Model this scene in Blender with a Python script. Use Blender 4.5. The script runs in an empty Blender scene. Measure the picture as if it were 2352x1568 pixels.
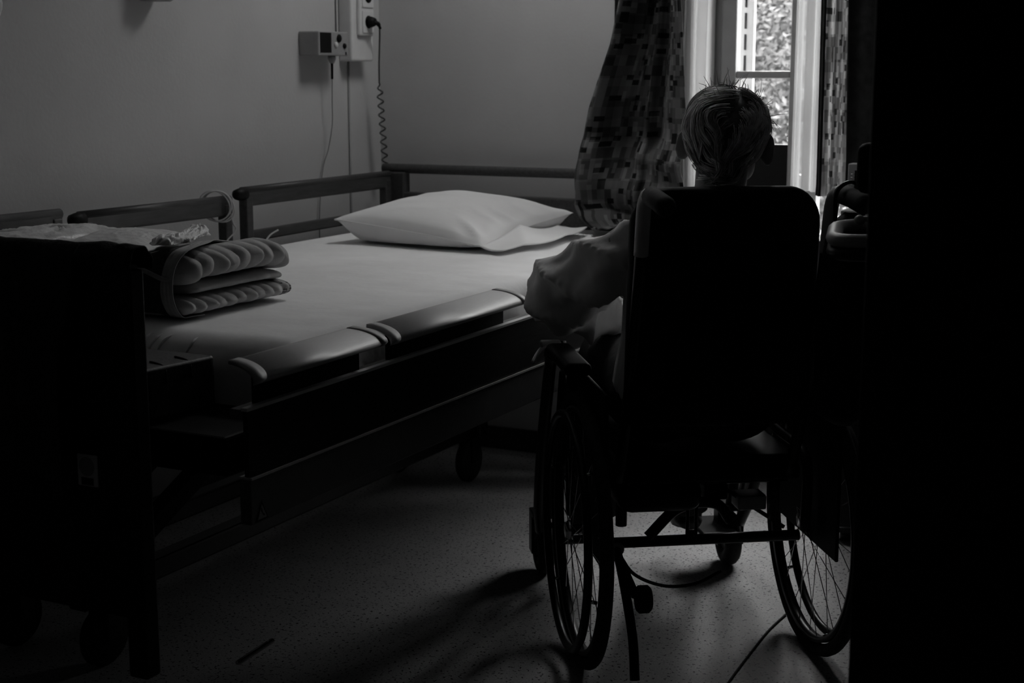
import bpy, math, random
from mathutils import Vector, Matrix, noise
random.seed(7)
SC = bpy.context.scene
COL = SC.collection
PI = math.pi

# ------------------------------------------------------------------ camera
cd = bpy.data.cameras.new('camera'); cam = bpy.data.objects.new('camera', cd); COL.objects.link(cam)
cam.location = (0, 0, 1.305)
cam.rotation_euler = (math.radians(90 - 10.2522), 0, math.radians(26.839))
cd.sensor_width = 36.0; cd.lens = 52.806; cd.clip_start = 0.05
cd.dof.use_dof = True; cd.dof.focus_distance = 3.1; cd.dof.aperture_fstop = 7.0
SC.camera = cam
# ------------------------------------------------------------------ sky
W = bpy.data.worlds.new('overcast_sky'); SC.world = W; W.use_nodes = True
wn = W.node_tree; wn.nodes.clear()
w_out = wn.nodes.new('ShaderNodeOutputWorld'); w_bg = wn.nodes.new('ShaderNodeBackground')
w_tc = wn.nodes.new('ShaderNodeTexCoord'); w_sep = wn.nodes.new('ShaderNodeSeparateXYZ')
w_mr = wn.nodes.new('ShaderNodeMapRange'); w_mr.inputs['From Min'].default_value = 0.12
w_mr.inputs['From Max'].default_value = 0.6; w_mr.inputs['To Min'].default_value = 0.016; w_mr.inputs['To Max'].default_value = 1.5
wn.links.new(w_tc.outputs['Generated'], w_sep.inputs[0]); wn.links.new(w_sep.outputs['Z'], w_mr.inputs['Value'])
wn.links.new(w_mr.outputs[0], w_bg.inputs['Color']); w_bg.inputs['Strength'].default_value = 22.5
wn.links.new(w_bg.outputs[0], w_out.inputs[0])
# portals in the window openings: they guide sky samples and give no light of their own
for (px_, pw_, pz_, ph_) in ((-1.24, .88, 1.49, 1.66),):
    pl = bpy.data.lights.new('window_portal', 'AREA'); pl.shape = 'RECTANGLE'; pl.size = pw_; pl.size_y = ph_
    pl.cycles.is_portal = True
    po = bpy.data.objects.new('window_portal', pl); COL.objects.link(po)
    po.location = (px_, 4.90, pz_); po.rotation_euler = (math.radians(-90), 0, 0)
SC.view_settings.view_transform = 'Standard'; SC.view_settings.look = 'None'
SC.view_settings.gamma = 1.0; SC.view_settings.exposure = 0.0
try:
    SC.cycles.use_denoising = True
    SC.cycles.max_bounces = 8; SC.cycles.diffuse_bounces = 5; SC.cycles.glossy_bounces = 3
    SC.cycles.transparent_max_bounces = 12
    SC.cycles.caustics_reflective = False; SC.cycles.caustics_refractive = False
    SC.cycles.sample_clamp_indirect = 3.0
except Exception:
    pass

# ------------------------------------------------------------------ materials
def g(v): return (v, v, v, 1.0)
class NT:
    def __init__(s, name):
        s.m = bpy.data.materials.new(name); s.m.use_nodes = True
        s.t = s.m.node_tree; s.b = s.t.nodes['Principled BSDF']; s.out = s.t.nodes['Material Output']
    def n(s, typ, **kw):
        x = s.t.nodes.new(typ)
        for k, v in kw.items():
            if k.startswith('_'): setattr(x, k[1:], v)
            else: x.inputs[k].default_value = v
        return x
    def l(s, a, b): s.t.links.new(a, b)
def mat(name, v, rough=0.6, metal=0.0, spec=0.5, var=0.0, scale=20.0, bump=0.0, bscale=60.0, stretch=None):
    k = NT(name); b = k.b
    b.inputs['Base Color'].default_value = g(v); b.inputs['Roughness'].default_value = rough
    b.inputs['Metallic'].default_value = metal; b.inputs['Specular IOR Level'].default_value = spec
    tc = k.n('ShaderNodeTexCoord'); mp = k.n('ShaderNodeMapping')
    if stretch: mp.inputs['Scale'].default_value = stretch
    k.l(tc.outputs['Object'], mp.inputs['Vector'])
    if var > 0:
        nz = k.n('ShaderNodeTexNoise', Scale=scale, Detail=5.0); k.l(mp.outputs[0], nz.inputs['Vector'])
        mr = k.n('ShaderNodeMapRange'); mr.inputs['From Min'].default_value = .3; mr.inputs['From Max'].default_value = .7
        mr.inputs['To Min'].default_value = max(0, v*(1-var)); mr.inputs['To Max'].default_value = v*(1+var)
        k.l(nz.outputs['Fac'], mr.inputs['Value']); k.l(mr.outputs[0], b.inputs['Base Color'])
    if bump > 0:
        n2 = k.n('ShaderNodeTexNoise', Scale=bscale, Detail=4.0); k.l(mp.outputs[0], n2.inputs['Vector'])
        bp = k.n('ShaderNodeBump', Strength=bump, Distance=0.01); k.l(n2.outputs['Fac'], bp.inputs['Height'])
        k.l(bp.outputs[0], b.inputs['Normal'])
    return k.m
M = {}
M['wall'] = mat('painted_plaster', .52, .85, var=.05, scale=3, bump=.06, bscale=90)
M['ceil'] = mat('white_ceiling', .75, .9, var=.03, scale=4)
M['darkwall'] = mat('dark_low_bounce', .03, .7, var=.3, scale=6, stretch=(1, 1, .2))  # for the unseen walls, kept dark to limit bounced light
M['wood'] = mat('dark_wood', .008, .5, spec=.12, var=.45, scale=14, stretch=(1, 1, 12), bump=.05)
M['woodh'] = mat('dark_wood_lengthwise', .012, .5, spec=.15, var=.45, scale=14, stretch=(12, 1, 12), bump=.05)
M['rail'] = mat('stained_rail_wood', .05, .45, spec=.4, var=.3, scale=12, stretch=(8, 1, 8))
M['grey'] = mat('grey_laminate', .10, .55, var=.08, scale=50)
M['alu'] = mat('brushed_aluminium', .42, .5, metal=.35, var=.08, scale=40, stretch=(20, 1, 20))
M['sheet'] = mat('white_cotton_sheet', .88, .9, spec=.1, var=.03, scale=10, bump=.25, bscale=14)
M['case'] = mat('white_pillowcase', .82, .9, spec=.1, var=.02, scale=10, bump=.18, bscale=10)
M['terry'] = mat('stretch_towelling', .6, .95, spec=.05, var=.1, scale=220, bump=.4, bscale=260)
M['black'] = mat('black_vinyl', .004, .6, spec=.08, var=.2, scale=80, bump=.05, bscale=300)
M['blackm'] = mat('black_steel', .005, .35, spec=.2, var=.2, scale=60)
M['rubber'] = mat('black_rubber', .022, .75, spec=.15, var=.25, scale=120)
M['tubegrey'] = mat('grey_coated_tube', .50, .45, spec=.5, var=.05, scale=50)
M['chrome'] = mat('chrome', .65, .18, metal=1.0, var=.05, scale=30)
M['vinyl'] = mat('dark_vinyl_pad', .05, .55, spec=.5, var=.2, scale=60, bump=.1, bscale=150)
M['plastic'] = mat('white_plastic', .68, .4, spec=.4, var=.04, scale=30)
M['darkplastic'] = mat('dark_plastic', .006, .5, spec=.15, var=.1, scale=30)
M['midplastic'] = mat('grey_plastic', .32, .45, spec=.4, var=.06, scale=30)
M['cablem'] = mat('dull_cable', .26, .5, var=.05)
M['cablew'] = mat('pale_cable', .5, .5, var=.05)
M['cableg'] = mat('grey_cable', .06, .5, var=.05)
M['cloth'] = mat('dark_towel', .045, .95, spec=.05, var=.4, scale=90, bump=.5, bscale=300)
M['duvet'] = mat('grey_quilt', .48, .9, spec=.1, var=.12, scale=30, bump=.25, bscale=30)
M['duvdark'] = mat('dark_quilt_cover', .05, .9, spec=.1, var=.3, scale=120, bump=.1, bscale=200)
M['piping'] = mat('pale_piping', .42, .9, spec=.1, var=.1, scale=90)
M['foil'] = mat('crinkled_white_plastic', .72, .35, spec=.5, var=.06, scale=14, bump=.6, bscale=26)
M['shirt'] = mat('pale_shirt_cotton', .64, .9, spec=.08, var=.05, scale=40, bump=.7, bscale=11, stretch=(1, 1, .5))
M['trouser'] = mat('dark_trousers', .03, .9, spec=.05, var=.2, scale=60)
M['skin'] = mat('aged_skin', .3, .6, spec=.35, var=.08, scale=40, bump=.08, bscale=160)
M['hair'] = mat('grey_hair', .18, .6, spec=.2, var=.5, scale=50)  # cap tone darker than the locks, painting in the shade between them
M['hairpale'] = mat('white_hair', .78, .5, spec=.4, var=.3, scale=60)
M['hairmid'] = mat('pepper_hair', .34, .5, spec=.4, var=.4, scale=60)
M['shoe'] = mat('dark_leather_shoe', .02, .5, var=.2)
M['frame'] = mat('painted_window_frame', .24, .5, var=.05, scale=20)
M['reveal'] = mat('grey_reveal', .45, .8, var=.03, scale=8)
M['leaf'] = mat('leaf', .078, .9, spec=.0, var=.25, scale=3)
M['bark'] = mat('bark', .1, .9, var=.4, scale=20)
M['grass'] = mat('lawn', .18, .95, var=.3, scale=6)

def floor_mat():
    k = NT('speckled_linoleum'); b = k.b
    tc = k.n('ShaderNodeTexCoord')
    n1 = k.n('ShaderNodeTexNoise', Scale=120.0, Detail=1.5, Roughness=.5); k.l(tc.outputs['Object'], n1.inputs['Vector'])
    r1 = k.n('ShaderNodeValToRGB'); r1.color_ramp.elements[0].position = .34; r1.color_ramp.elements[0].color = g(.06)
    r1.color_ramp.elements[1].position = .39; r1.color_ramp.elements[1].color = g(1.0)
    k.l(n1.outputs['Fac'], r1.inputs[0])
    n2 = k.n('ShaderNodeTexNoise', Scale=9.0, Detail=6.0); k.l(tc.outputs['Object'], n2.inputs['Vector'])
    r2 = k.n('ShaderNodeMapRange'); r2.inputs['To Min'].default_value = .34; r2.inputs['To Max'].default_value = .52
    k.l(n2.outputs['Fac'], r2.inputs['Value'])
    n3 = k.n('ShaderNodeTexNoise', Scale=260.0, Detail=2.0); k.l(tc.outputs['Object'], n3.inputs['Vector'])
    r3 = k.n('ShaderNodeMapRange'); r3.inputs['From Min'].default_value = .3; r3.inputs['From Max'].default_value = .7
    r3.inputs['To Min'].default_value = .75; r3.inputs['To Max'].default_value = 1.2
    k.l(n3.outputs['Fac'], r3.inputs['Value'])
    m1 = k.n('ShaderNodeMath', _operation='MULTIPLY'); k.l(r1.outputs[0], m1.inputs[0]); k.l(r2.outputs[0], m1.inputs[1])
    m2 = k.n('ShaderNodeMath', _operation='MULTIPLY'); k.l(m1.outputs[0], m2.inputs[0]); k.l(r3.outputs[0], m2.inputs[1])
    k.l(m2.outputs[0], b.inputs['Base Color']); b.inputs['Roughness'].default_value = .5
    b.inputs['Specular IOR Level'].default_value = .15
    return k.m
M['floor'] = floor_mat()

def plaid_mat(name, nu, nv, lo, hi, trans):
    """woven check: random rectangles at two scales, from the cloth's own UVs"""
    k = NT(name); b = k.b
    uv = k.n('ShaderNodeTexCoord')
    def cells(su, sv, ou, ov):
        mp = k.n('ShaderNodeMapping'); mp.inputs['Scale'].default_value = (su, sv, 1); mp.inputs['Location'].default_value = (ou, ov, 0)
        k.l(uv.outputs['UV'], mp.inputs['Vector'])
        fl = k.n('ShaderNodeVectorMath', _operation='FLOOR'); k.l(mp.outputs[0], fl.inputs[0])
        wn_ = k.n('ShaderNodeTexWhiteNoise', _noise_dimensions='3D'); k.l(fl.outputs[0], wn_.inputs['Vector'])
        return wn_.outputs['Value']
    a = cells(nu, nv, 0, 0); c = cells(nu*.5, nv*.5, .3, .4); d = cells(nu*2, nv*1.0, .1, .5); e = cells(nu, nv*2, .6, .2)
    m1 = k.n('ShaderNodeMath', _operation='MULTIPLY'); k.l(a, m1.inputs[0]); m1.inputs[1].default_value = .55
    m2 = k.n('ShaderNodeMath', _operation='MULTIPLY_ADD'); k.l(c, m2.inputs[0]); m2.inputs[1].default_value = .35; k.l(m1.outputs[0], m2.inputs[2])
    g1 = k.n('ShaderNodeMath', _operation='GREATER_THAN'); k.l(d, g1.inputs[0]); g1.inputs[1].default_value = .86
    g2 = k.n('ShaderNodeMath', _operation='LESS_THAN'); k.l(e, g2.inputs[0]); g2.inputs[1].default_value = .12
    m3 = k.n('ShaderNodeMath', _operation='MULTIPLY_ADD'); k.l(g1.outputs[0], m3.inputs[0]); m3.inputs[1].default_value = .3; k.l(m2.outputs[0], m3.inputs[2])
    m4 = k.n('ShaderNodeMath', _operation='MULTIPLY_ADD'); k.l(g2.outputs[0], m4.inputs[0]); m4.inputs[1].default_value = -.6; k.l(m3.outputs[0], m4.inputs[2])
    mr = k.n('ShaderNodeMapRange'); mr.inputs['To Min'].default_value = lo; mr.inputs['To Max'].default_value = hi
    mr.inputs['From Min'].default_value = .05; mr.inputs['From Max'].default_value = 1.0
    k.l(m4.outputs[0], mr.inputs['Value']); k.l(mr.outputs[0], b.inputs['Base Color'])
    b.inputs['Roughness'].default_value = .95; b.inputs['Specular IOR Level'].default_value = .05
    if trans > 0:
        tr = k.n('ShaderNodeBsdfTranslucent'); k.l(mr.outputs[0], tr.inputs['Color'])
        mx = k.n('ShaderNodeMixShader'); mx.inputs[0].default_value = trans
        k.l(b.outputs[0], mx.inputs[1]); k.l(tr.outputs[0], mx.inputs[2]); k.l(mx.outputs[0], k.out.inputs['Surface'])
    return k.m
M['plaid'] = plaid_mat('checked_curtain_cloth', 20, 52, .012, .22, .03)
M['plaid_r'] = plaid_mat('checked_curtain_cloth_single_layer', 22, 40, .03, .5, .5)
M['lining'] = mat('dark_curtain_back', .025, .95, spec=.05, var=.3, scale=40)
def sheer_mat():
    k = NT('sheer_voile')
    df = k.n('ShaderNodeBsdfDiffuse', Color=g(.5)); tl = k.n('ShaderNodeBsdfTranslucent', Color=g(.36)); tp = k.n('ShaderNodeBsdfTransparent')
    a = k.n('ShaderNodeMixShader'); a.inputs[0].default_value = .5; k.l(df.outputs[0], a.inputs[1]); k.l(tl.outputs[0], a.inputs[2])
    c = k.n('ShaderNodeMixShader'); c.inputs[0].default_value = .30; k.l(a.outputs[0], c.inputs[1]); k.l(tp.outputs[0], c.inputs[2])
    k.l(c.outputs[0], k.out.inputs['Surface']); return k.m
M['sheer'] = sheer_mat()
def glass_mat():
    k = NT('window_glass')
    tp = k.n('ShaderNodeBsdfTransparent', Color=g(.9)); gl = k.n('ShaderNodeBsdfGlossy', Color=g(.8), Roughness=.03)
    a = k.n('ShaderNodeMixShader'); a.inputs[0].default_value = .06; k.l(tp.outputs[0], a.inputs[1]); k.l(gl.outputs[0], a.inputs[2])
    k.l(a.outputs[0], k.out.inputs['Surface']); return k.m
M['glass'] = glass_mat()

# ------------------------------------------------------------------ builders
MW = {}   # world matrix of every object I make (for parts given in world coordinates)
class MB:
    def __init__(s): s.v = []; s.f = []; s.uv = {}
    def add(s, vs, fs):
        o = len(s.v); s.v += [tuple(p) for p in vs]; s.f += [tuple(i+o for i in f) for f in fs]; return o
    def box(s, a, b):
        (x0, y0, z0), (x1, y1, z1) = [tuple(map(min, a, b)), tuple(map(max, a, b))]
        s.add([(x0,y0,z0),(x1,y0,z0),(x1,y1,z0),(x0,y1,z0),(x0,y0,z1),(x1,y0,z1),(x1,y1,z1),(x0,y1,z1)],
              [(0,3,2,1),(4,5,6,7),(0,1,5,4),(1,2,6,5),(2,3,7,6),(3,0,4,7)]); return s
    def bar(s, p, q, w, h, upv=(0,0,1)):
        p, q = Vector(p), Vector(q); d = (q-p).normalized(); u = Vector(upv)
        r = d.cross(u)
        if r.length < 1e-4: r = d.cross(Vector((0,1,0)))
        r.normalize(); u = r.cross(d)
        vs = []
        for c in (p, q):
            for sx, sy in ((-1,-1),(1,-1),(1,1),(-1,1)): vs.append(c + r*sx*w/2 + u*sy*h/2)
        s.add(vs, [(0,1,2,3),(7,6,5,4),(0,4,5,1),(1,5,6,2),(2,6,7,3),(3,7,4,0)]); return s
    def rings(s, rings, caps=True, closed=False):
        n = len(rings[0]); vs = [p for r in rings for p in r]; fs = []
        m = len(rings)
        for i in range(m if closed else m-1):
            j = (i+1) % m
            for k in range(n):
                k2 = (k+1) % n; fs.append((i*n+k, i*n+k2, j*n+k2, j*n+k))
        if caps and not closed:
            fs.append(tuple(reversed(range(n)))); fs.append(tuple((m-1)*n+k for k in range(n)))
        s.add(vs, fs); return s
    def tube(s, path, r, n=10, closed=False, flat=1.0, upv=None):
        P = [Vector(p) for p in path]; m = len(P); rad = r if isinstance(r, (list, tuple)) else [r]*m
        T = []
        for i in range(m):
            a = P[(i-1) % m] if (closed or i > 0) else P[i]; b = P[(i+1) % m] if (closed or i < m-1) else P[i]
            t = b-a; T.append(t.normalized() if t.length > 1e-9 else Vector((0,0,1)))
        u = Vector(upv) if upv else (Vector((0,0,1)) if abs(T[0].z) < .9 else Vector((1,0,0)))
        R = []
        for i in range(m):
            u = (u - T[i]*u.dot(T[i]))
            if u.length < 1e-6: u = T[i].orthogonal()
            u.normalize(); w = T[i].cross(u)
            R.append([P[i] + (w*math.cos(2*PI*k/n) + u*math.sin(2*PI*k/n)*flat)*rad[i] for k in range(n)])
            if upv: u = Vector(upv)
        return s.rings(R, True, closed)
    def lathe(s, prof, c, axis, n=32, closed=False):
        """prof: (radius, offset along axis)"""
        ax = Vector(axis).normalized(); u = ax.orthogonal().normalized(); w = ax.cross(u); c = Vector(c)
        R = [[c + ax*h + (u*math.cos(2*PI*k/n)+w*math.sin(2*PI*k/n))*max(r, 1e-4) for k in range(n)] for r, h in prof]
        return s.rings(R, not closed, closed)
    def torus(s, c, axis, R, r, n=48, m=10, sx=1.0):
        ax = Vector(axis).normalized(); u = ax.orthogonal().normalized(); w = ax.cross(u); c = Vector(c)
        rg = []
        for i in range(n):
            a = 2*PI*i/n; d = u*math.cos(a)+w*math.sin(a)
            rg.append([c + d*(R+r*math.cos(2*PI*k/m)) + ax*r*sx*math.sin(2*PI*k/m) for k in range(m)])
        return s.rings(rg, False, True)
    def ell(s, c, rx, ry, rz, n=20, m=12, M3=None, e=1.0):
        R = []
        c = Vector(c)
        for i in range(m+1):
            t = -PI/2 + PI*i/m; ct, st = math.cos(t), math.sin(t)
            ct = max(ct, .004)
            row = []
            for k in range(n):
                a = 2*PI*k/n; ca, sa = math.cos(a), math.sin(a)
                f = lambda x: math.copysign(abs(x)**e, x)
                p = Vector((rx*f(ct)*f(ca), ry*f(ct)*f(sa), rz*f(st)))
                if M3: p = M3 @ p
                row.append(c+p)
            R.append(row)
        return s.rings(R)
    def grid(s, fn, nu, nv, uv=True):
        """fn(u,v) -> point, u,v in 0..1"""
        o = len(s.v); vs = [fn(i/nu, j/nv) for j in range(nv+1) for i in range(nu+1)]
        fs = [(j*(nu+1)+i, j*(nu+1)+i+1, (j+1)*(nu+1)+i+1, (j+1)*(nu+1)+i) for j in range(nv) for i in range(nu)]
        s.add(vs, fs)
        if uv:
            for j in range(nv+1):
                for i in range(nu+1): s.uv[o+j*(nu+1)+i] = (i/nu, j/nv)
        return s
    def outline(s, pts, d0, d1):
        """prism: pts are 3d points of a closed outline, extruded from +d0 to +d1"""
        d0, d1 = Vector(d0), Vector(d1)
        return s.rings([[Vector(p)+d0 for p in pts], [Vector(p)+d1 for p in pts]])
    def build(s, name, m, parent=None, world=True, smooth=True, bevel=0.0, seg=2, sub=0, solid=0.0):
        me = bpy.data.meshes.new(name)
        Mx = MW.get(parent.name if parent else None, Matrix.Identity(4))
        inv = Mx.inverted()
        vs = [inv @ Vector(p) for p in s.v] if (world and parent) else s.v
        me.from_pydata([tuple(p) for p in vs], [], s.f); me.update()
        if s.uv:
            lay = me.uv_layers.new(name='UVMap')
            for lp in me.loops: lay.data[lp.index].uv = s.uv.get(lp.vertex_index, (0, 0))
        me.materials.append(m)
        if smooth:
            for p in me.polygons: p.use_smooth = True
        o = bpy.data.objects.new(name, me); COL.objects.link(o)
        if parent: o.parent = parent
        MW[o.name] = Mx
        if bevel > 0:
            b = o.modifiers.new('bevel', 'BEVEL'); b.width = bevel; b.segments = seg; b.limit_method = 'ANGLE'; b.angle_limit = math.radians(40)
        if sub: 
            q = o.modifiers.new('sub', 'SUBSURF'); q.levels = sub; q.render_levels = sub
        if solid:
            q = o.modifiers.new('solid', 'SOLIDIFY'); q.thickness = solid; q.offset = 0
        if smooth:
            if bevel > 0:
                q = o.modifiers.new('wn', 'WEIGHTED_NORMAL'); q.keep_sharp = False
        return o
def thing(name, label, cat, loc=(0,0,0), rz=0.0, group=None):
    o = bpy.data.objects.new(name, None); COL.objects.link(o); o.empty_display_size = .1
    o.location = loc; o.rotation_euler = (0, 0, rz)
    MW[o.name] = Matrix.Translation(loc) @ Matrix.Rotation(rz, 4, 'Z')
    return tag(o, label, cat, group)
def tag(o, label, cat, group=None):
    o['label'] = label; o['category'] = cat
    if group: o['group'] = group
    return o
def structure(o): o['kind'] = 'structure'; return o
def remesh(o, voxel, smooth_it=4):
    """bake a voxel union so that the figure is one continuous surface"""
    r = o.modifiers.new('rm', 'REMESH'); r.mode = 'VOXEL'; r.voxel_size = voxel; r.use_smooth_shade = True
    q = o.modifiers.new('sm', 'SMOOTH'); q.iterations = smooth_it; q.factor = .5
    dg = bpy.context.evaluated_depsgraph_get(); dg.update()
    me = bpy.data.meshes.new_from_object(o.evaluated_get(dg))
    old = o.data; o.modifiers.clear(); me.name = o.name; o.data = me
    for p in me.polygons: p.use_smooth = True
    return o
def lerp(a, b, t): return a + (b-a)*t
def interp(tab, x):
    if x <= tab[0][0]: return tab[0][1]
    for (x0, y0), (x1, y1) in zip(tab, tab[1:]):
        if x <= x1:
            t = (x-x0)/(x1-x0); return y0+(y1-y0)*t
    return tab[-1][1]
def smoothstep(a, b, x):
    t = min(1, max(0, (x-a)/(b-a))); return t*t*(3-2*t)
def nz(x, y, z=0.0): return noise.noise(Vector((x, y, z)))
def arc(c, r, a0, a1, n, ax, ay):
    c, ax, ay = Vector(c), Vector(ax), Vector(ay)
    return [c + ax*r*math.cos(a0+(a1-a0)*i/n) + ay*r*math.sin(a0+(a1-a0)*i/n) for i in range(n+1)]
def spline(pts, n=8):
    P = [Vector(p) for p in pts]; P = [P[0]*2-P[1]] + P + [P[-1]*2-P[-2]]; out = []
    for i in range(1, len(P)-2):
        for k in range(n):
            t = k/n; a, b, c, d = P[i-1], P[i], P[i+1], P[i+2]
            out.append(.5*((2*b) + (c-a)*t + (2*a-5*b+4*c-d)*t*t + (3*b-a-3*c+d)*t**3))
    out.append(P[-2]); return out

# ------------------------------------------------------------------ the room
XL, YB, XR, YF, ZC = -2.82, 4.55, 0.95, -1.30, 2.52
WX0, WX1, WZ0, WZ1 = -1.68, -0.80, 0.78, 2.32
WXM, WZD = -1.375, .66    # the hidden right leaf is extended down to WZD to light the floor
structure(MB().box((XL-.2, YF-.2, -.1), (XR+.2, YB+.32, 0)).build('floor', M['floor'], smooth=False))
structure(MB().box((XL-.2, YF-.2, ZC), (XR+.2, YB+.32, ZC+.12)).build('ceiling', M['ceil'], smooth=False))
structure(MB().box((XL-.2, YF-.2, 0), (XL, YB+.32, ZC)).build('wall_left', M['wall'], smooth=False))
b = MB(); b.box((XL, YB, 0), (WX0, YB+.32, ZC)); b.box((WX1, YB, 0), (XR+.2, YB+.32, ZC))
b.box((WX0, YB, 0), (WXM, YB+.32, WZ0)); b.box((WXM, YB, 0), (WX1, YB+.32, WZD)); b.box((WX0, YB, WZ1), (WX1, YB+.32, ZC))
structure(b.build('wall_back', M['wall'], smooth=False))
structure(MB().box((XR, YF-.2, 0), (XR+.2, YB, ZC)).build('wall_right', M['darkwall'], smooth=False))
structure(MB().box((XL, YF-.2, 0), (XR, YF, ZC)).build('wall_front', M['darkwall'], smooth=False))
structure(MB().box((XL+.001, YF, 0), (XL+.014, YB, .09)).build('baseboard_left', M['rail'], smooth=False, bevel=.003))
structure(MB().box((XL+.014, YB-.014, 0), (WXM, YB-.001, .078)).build('baseboard_back', M['rail'], smooth=False, bevel=.003))
structure(MB().box((-40, YB+.4, -.35), (40, 60, -.3)).build('ground', M['grass'], smooth=False))

# window: frame, mullions, transoms, dark lower panels, panes
win = structure(bpy.data.objects.new('window_1', None)); COL.objects.link(win); MW['window_1'] = Matrix.Identity(4)
FY0, FY1 = 4.775, 4.835
b = MB()
b.box((WX0, FY0, WZ0), (WX0+.034, FY1, WZ1)); b.box((WX1-.034, FY0, WZD), (WX1, FY1, WZ1))
b.box((WX0+.034, FY0, WZ1-.04), (WX1-.034, FY1, WZ1)); b.box((WX0+.034, FY0, WZ0), (WXM, FY1, WZ0+.03)); b.box((WXM+.012, FY0, WZD), (WX1-.034, FY1, WZD+.03))
structure(b.build('window_frame', M['frame'], win, smooth=False, bevel=.004))
for (xa, xb, zl, panel, bars) in ((WX0+.034, -1.385, WZ0+.03, 1.066, (1.277, 1.80)), (-1.365, WX1-.034, WZD+.03, 0, (1.277, 1.80))):
    gx0, gx1 = xa+.052, xb-.028
    b = MB(); y0, y1 = FY0-.012, FY0+.038
    b.box((xa, y0, zl), (gx0, y1, WZ1-.04)); b.box((gx1, y0, zl), (xb, y1, WZ1-.04))
    b.box((gx0, y0, WZ1-.09), (gx1, y1, WZ1-.04))
    if not panel: b.box((gx0, y0, zl), (gx1, y1, zl+.05))
    for z in bars: b.box((gx0, y0+.005, z), (gx1, y1-.005, z+.024))
    cs = structure(b.build('casement', M['frame'], win, smooth=False, bevel=.004))
    if panel: structure(MB().box((gx0, y0+.006, zl), (gx1, y1-.006, panel)).build('lower_panel', M['darkplastic'], cs, smooth=False, bevel=.002))
    zs = [panel or zl+.05] + [q for z in bars for q in (z, z+.024)] + [WZ1-.09]
    for za, zb in zip(zs[::2], zs[1::2]):
        structure(MB().box((gx0, y0+.022, za), (gx1, y0+.026, zb)).build('glass_pane', M['glass'], cs, smooth=False))
structure(MB().box((WX0, YB+.005, WZ0-.03), (WXM, FY0, WZ0)).build('trim_1', M['reveal'], smooth=False, bevel=.004))
for nm, xx, sg, zz in (('trim_3', WX0, 1, WZ0), ('trim_4', WX1, -1, WZD)):
    b = MB(); b.box((xx+sg*.0005, YB+.012, zz), (xx+sg*.010, 4.775, WZ1)); b.box((xx-sg*.03, YB-.012, zz-.03), (xx+sg*.012, YB-.0005, WZ1+.03)); structure(b.build(nm, M['reveal'], smooth=False, bevel=.003))
structure(MB().box((WX0-.03, YB-.012, WZ1), (WX1+.03, YB-.0005, WZ1+.045)).build('trim_5', M['reveal'], smooth=False, bevel=.003))

# outside: leafy trees close to the window
def tree(label, x, y, h, n, seed):
    rnd = random.Random(seed)
    t = thing('tree', label, 'tree', (x, y, -.3), 0, 'trees outside the window')
    MB().tube([(x, y, -.3), (x+.05, y, h*.3), (x-.04, y+.05, h*.7)], [.09, .07, .03], 8).build('trunk', M['bark'], t)
    b = MB()
    for i in range(n):
        while True:
            p = Vector((rnd.uniform(-1, 1), rnd.uniform(-1, 1), rnd.uniform(-1, 1)))
            if p.length < 1 and nz(p.x*2.3+seed, p.y*2.3, p.z*2.3) > -.30: break
        c = Vector((x+p.x*.95, y+p.y*.8, h*.52+p.z*h*.5)); a = rnd.uniform(.013, .030)
        u = Vector((rnd.gauss(0, 1), rnd.gauss(0, 1), rnd.gauss(0, 1))).normalized(); w = u.orthogonal().normalized()
        b.add([c-u*a, c+w*a*.45, c+u*a, c-w*a*.45], [(0, 1, 2, 3)])
    b.build('foliage', M['leaf'], t, smooth=False)
tree('leafy tree seen through the upper window panes', -2.55, 8.3, 2.1, 30000, 3)
tree('leafy tree left of the one in the panes, behind the window reveal', -4.8, 8.9, 2.2, 9000, 5)
tree('leafy tree behind the sheer curtain, right side of the window', -.4, 8.7, 2.0, 16000, 9)

sh_ = thing('window_shutter', 'pale open shutter outside the left edge of the window panes', 'shutter', (-1.62, 4.96, .8))
MB().box((-1.70, 4.945, .80), (-1.594, 4.965, 2.45)).build('board', M['plastic'], sh_, smooth=False, bevel=.003)
for k in range(16):
    MB().box((-1.627, 4.9425, 1.30+k*.07), (-1.620, 4.9448, 1.352+k*.07)).build('slot', M['darkplastic'], sh_, smooth=False)

# ------------------------------------------------------------------ bed
bed = thing('hospital_bed', 'raised dark wood hospital bed with lowered metal side rails against the wall', 'bed', (-2.12, 3.15, 0))
BX0, BX1 = -2.66, -1.56
# headboard
b = MB(); b.tube([(-2.735, 4.43, .972), (-2.70, 4.43, .973), (-1.76, 4.43, .976), (-1.675, 4.43, .975)], .0165, 14)
hb = MB().box((-2.66, 4.405, .60), (-1.69, 4.44, .895)).build('headboard', M['rail'], bed, smooth=False, bevel=.006)
b.build('top_rail', M['rail'], hb)
for x in (-2.685, -1.725): MB().box((x-.045, 4.402, .30), (x+.045, 4.446, .962)).build('post', M['rail'], hb, smooth=False, bevel=.005)
# left rail sections
def rail_section(y0, y1, z, dz, capside, cut=None):
    x = -2.695
    up = MB().bar((x, y0, z-.026), (x, y1, z-.026+dz), .024, .046).build('side_rail', M['rail'], bed, smooth=False, bevel=.006)
    MB().tube([(x, y0, z-.004), (x, y1, z-.004+dz)], .0135, 10).build('hand_grip', M['rail'], up)
    for y in (y0+.02, y1-.02): MB().box((x-.015, y-.016, .62), (x+.015, y+.016, z-.02)).build('rail_post', M['rail'], up, smooth=False, bevel=.004)
    MB().bar((x, y0+.02, z-.138), (x, y1-.02, z-.134+dz), .022, .032).build('lower_bar', M['rail'], up, smooth=False, bevel=.005)
    if capside:
        e = MB(); e.tube([(x, y0-.035, z-.016), (x, y0-.026, z-.012), (x, y0-.008, z-.012), (x, y0+.012, z-.012)], [.006, .015, .019, .020], 12)
        e.build('end_cap', M['darkplastic'], up)
rail_section(3.572, 4.392, .958, 0, True)
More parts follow.
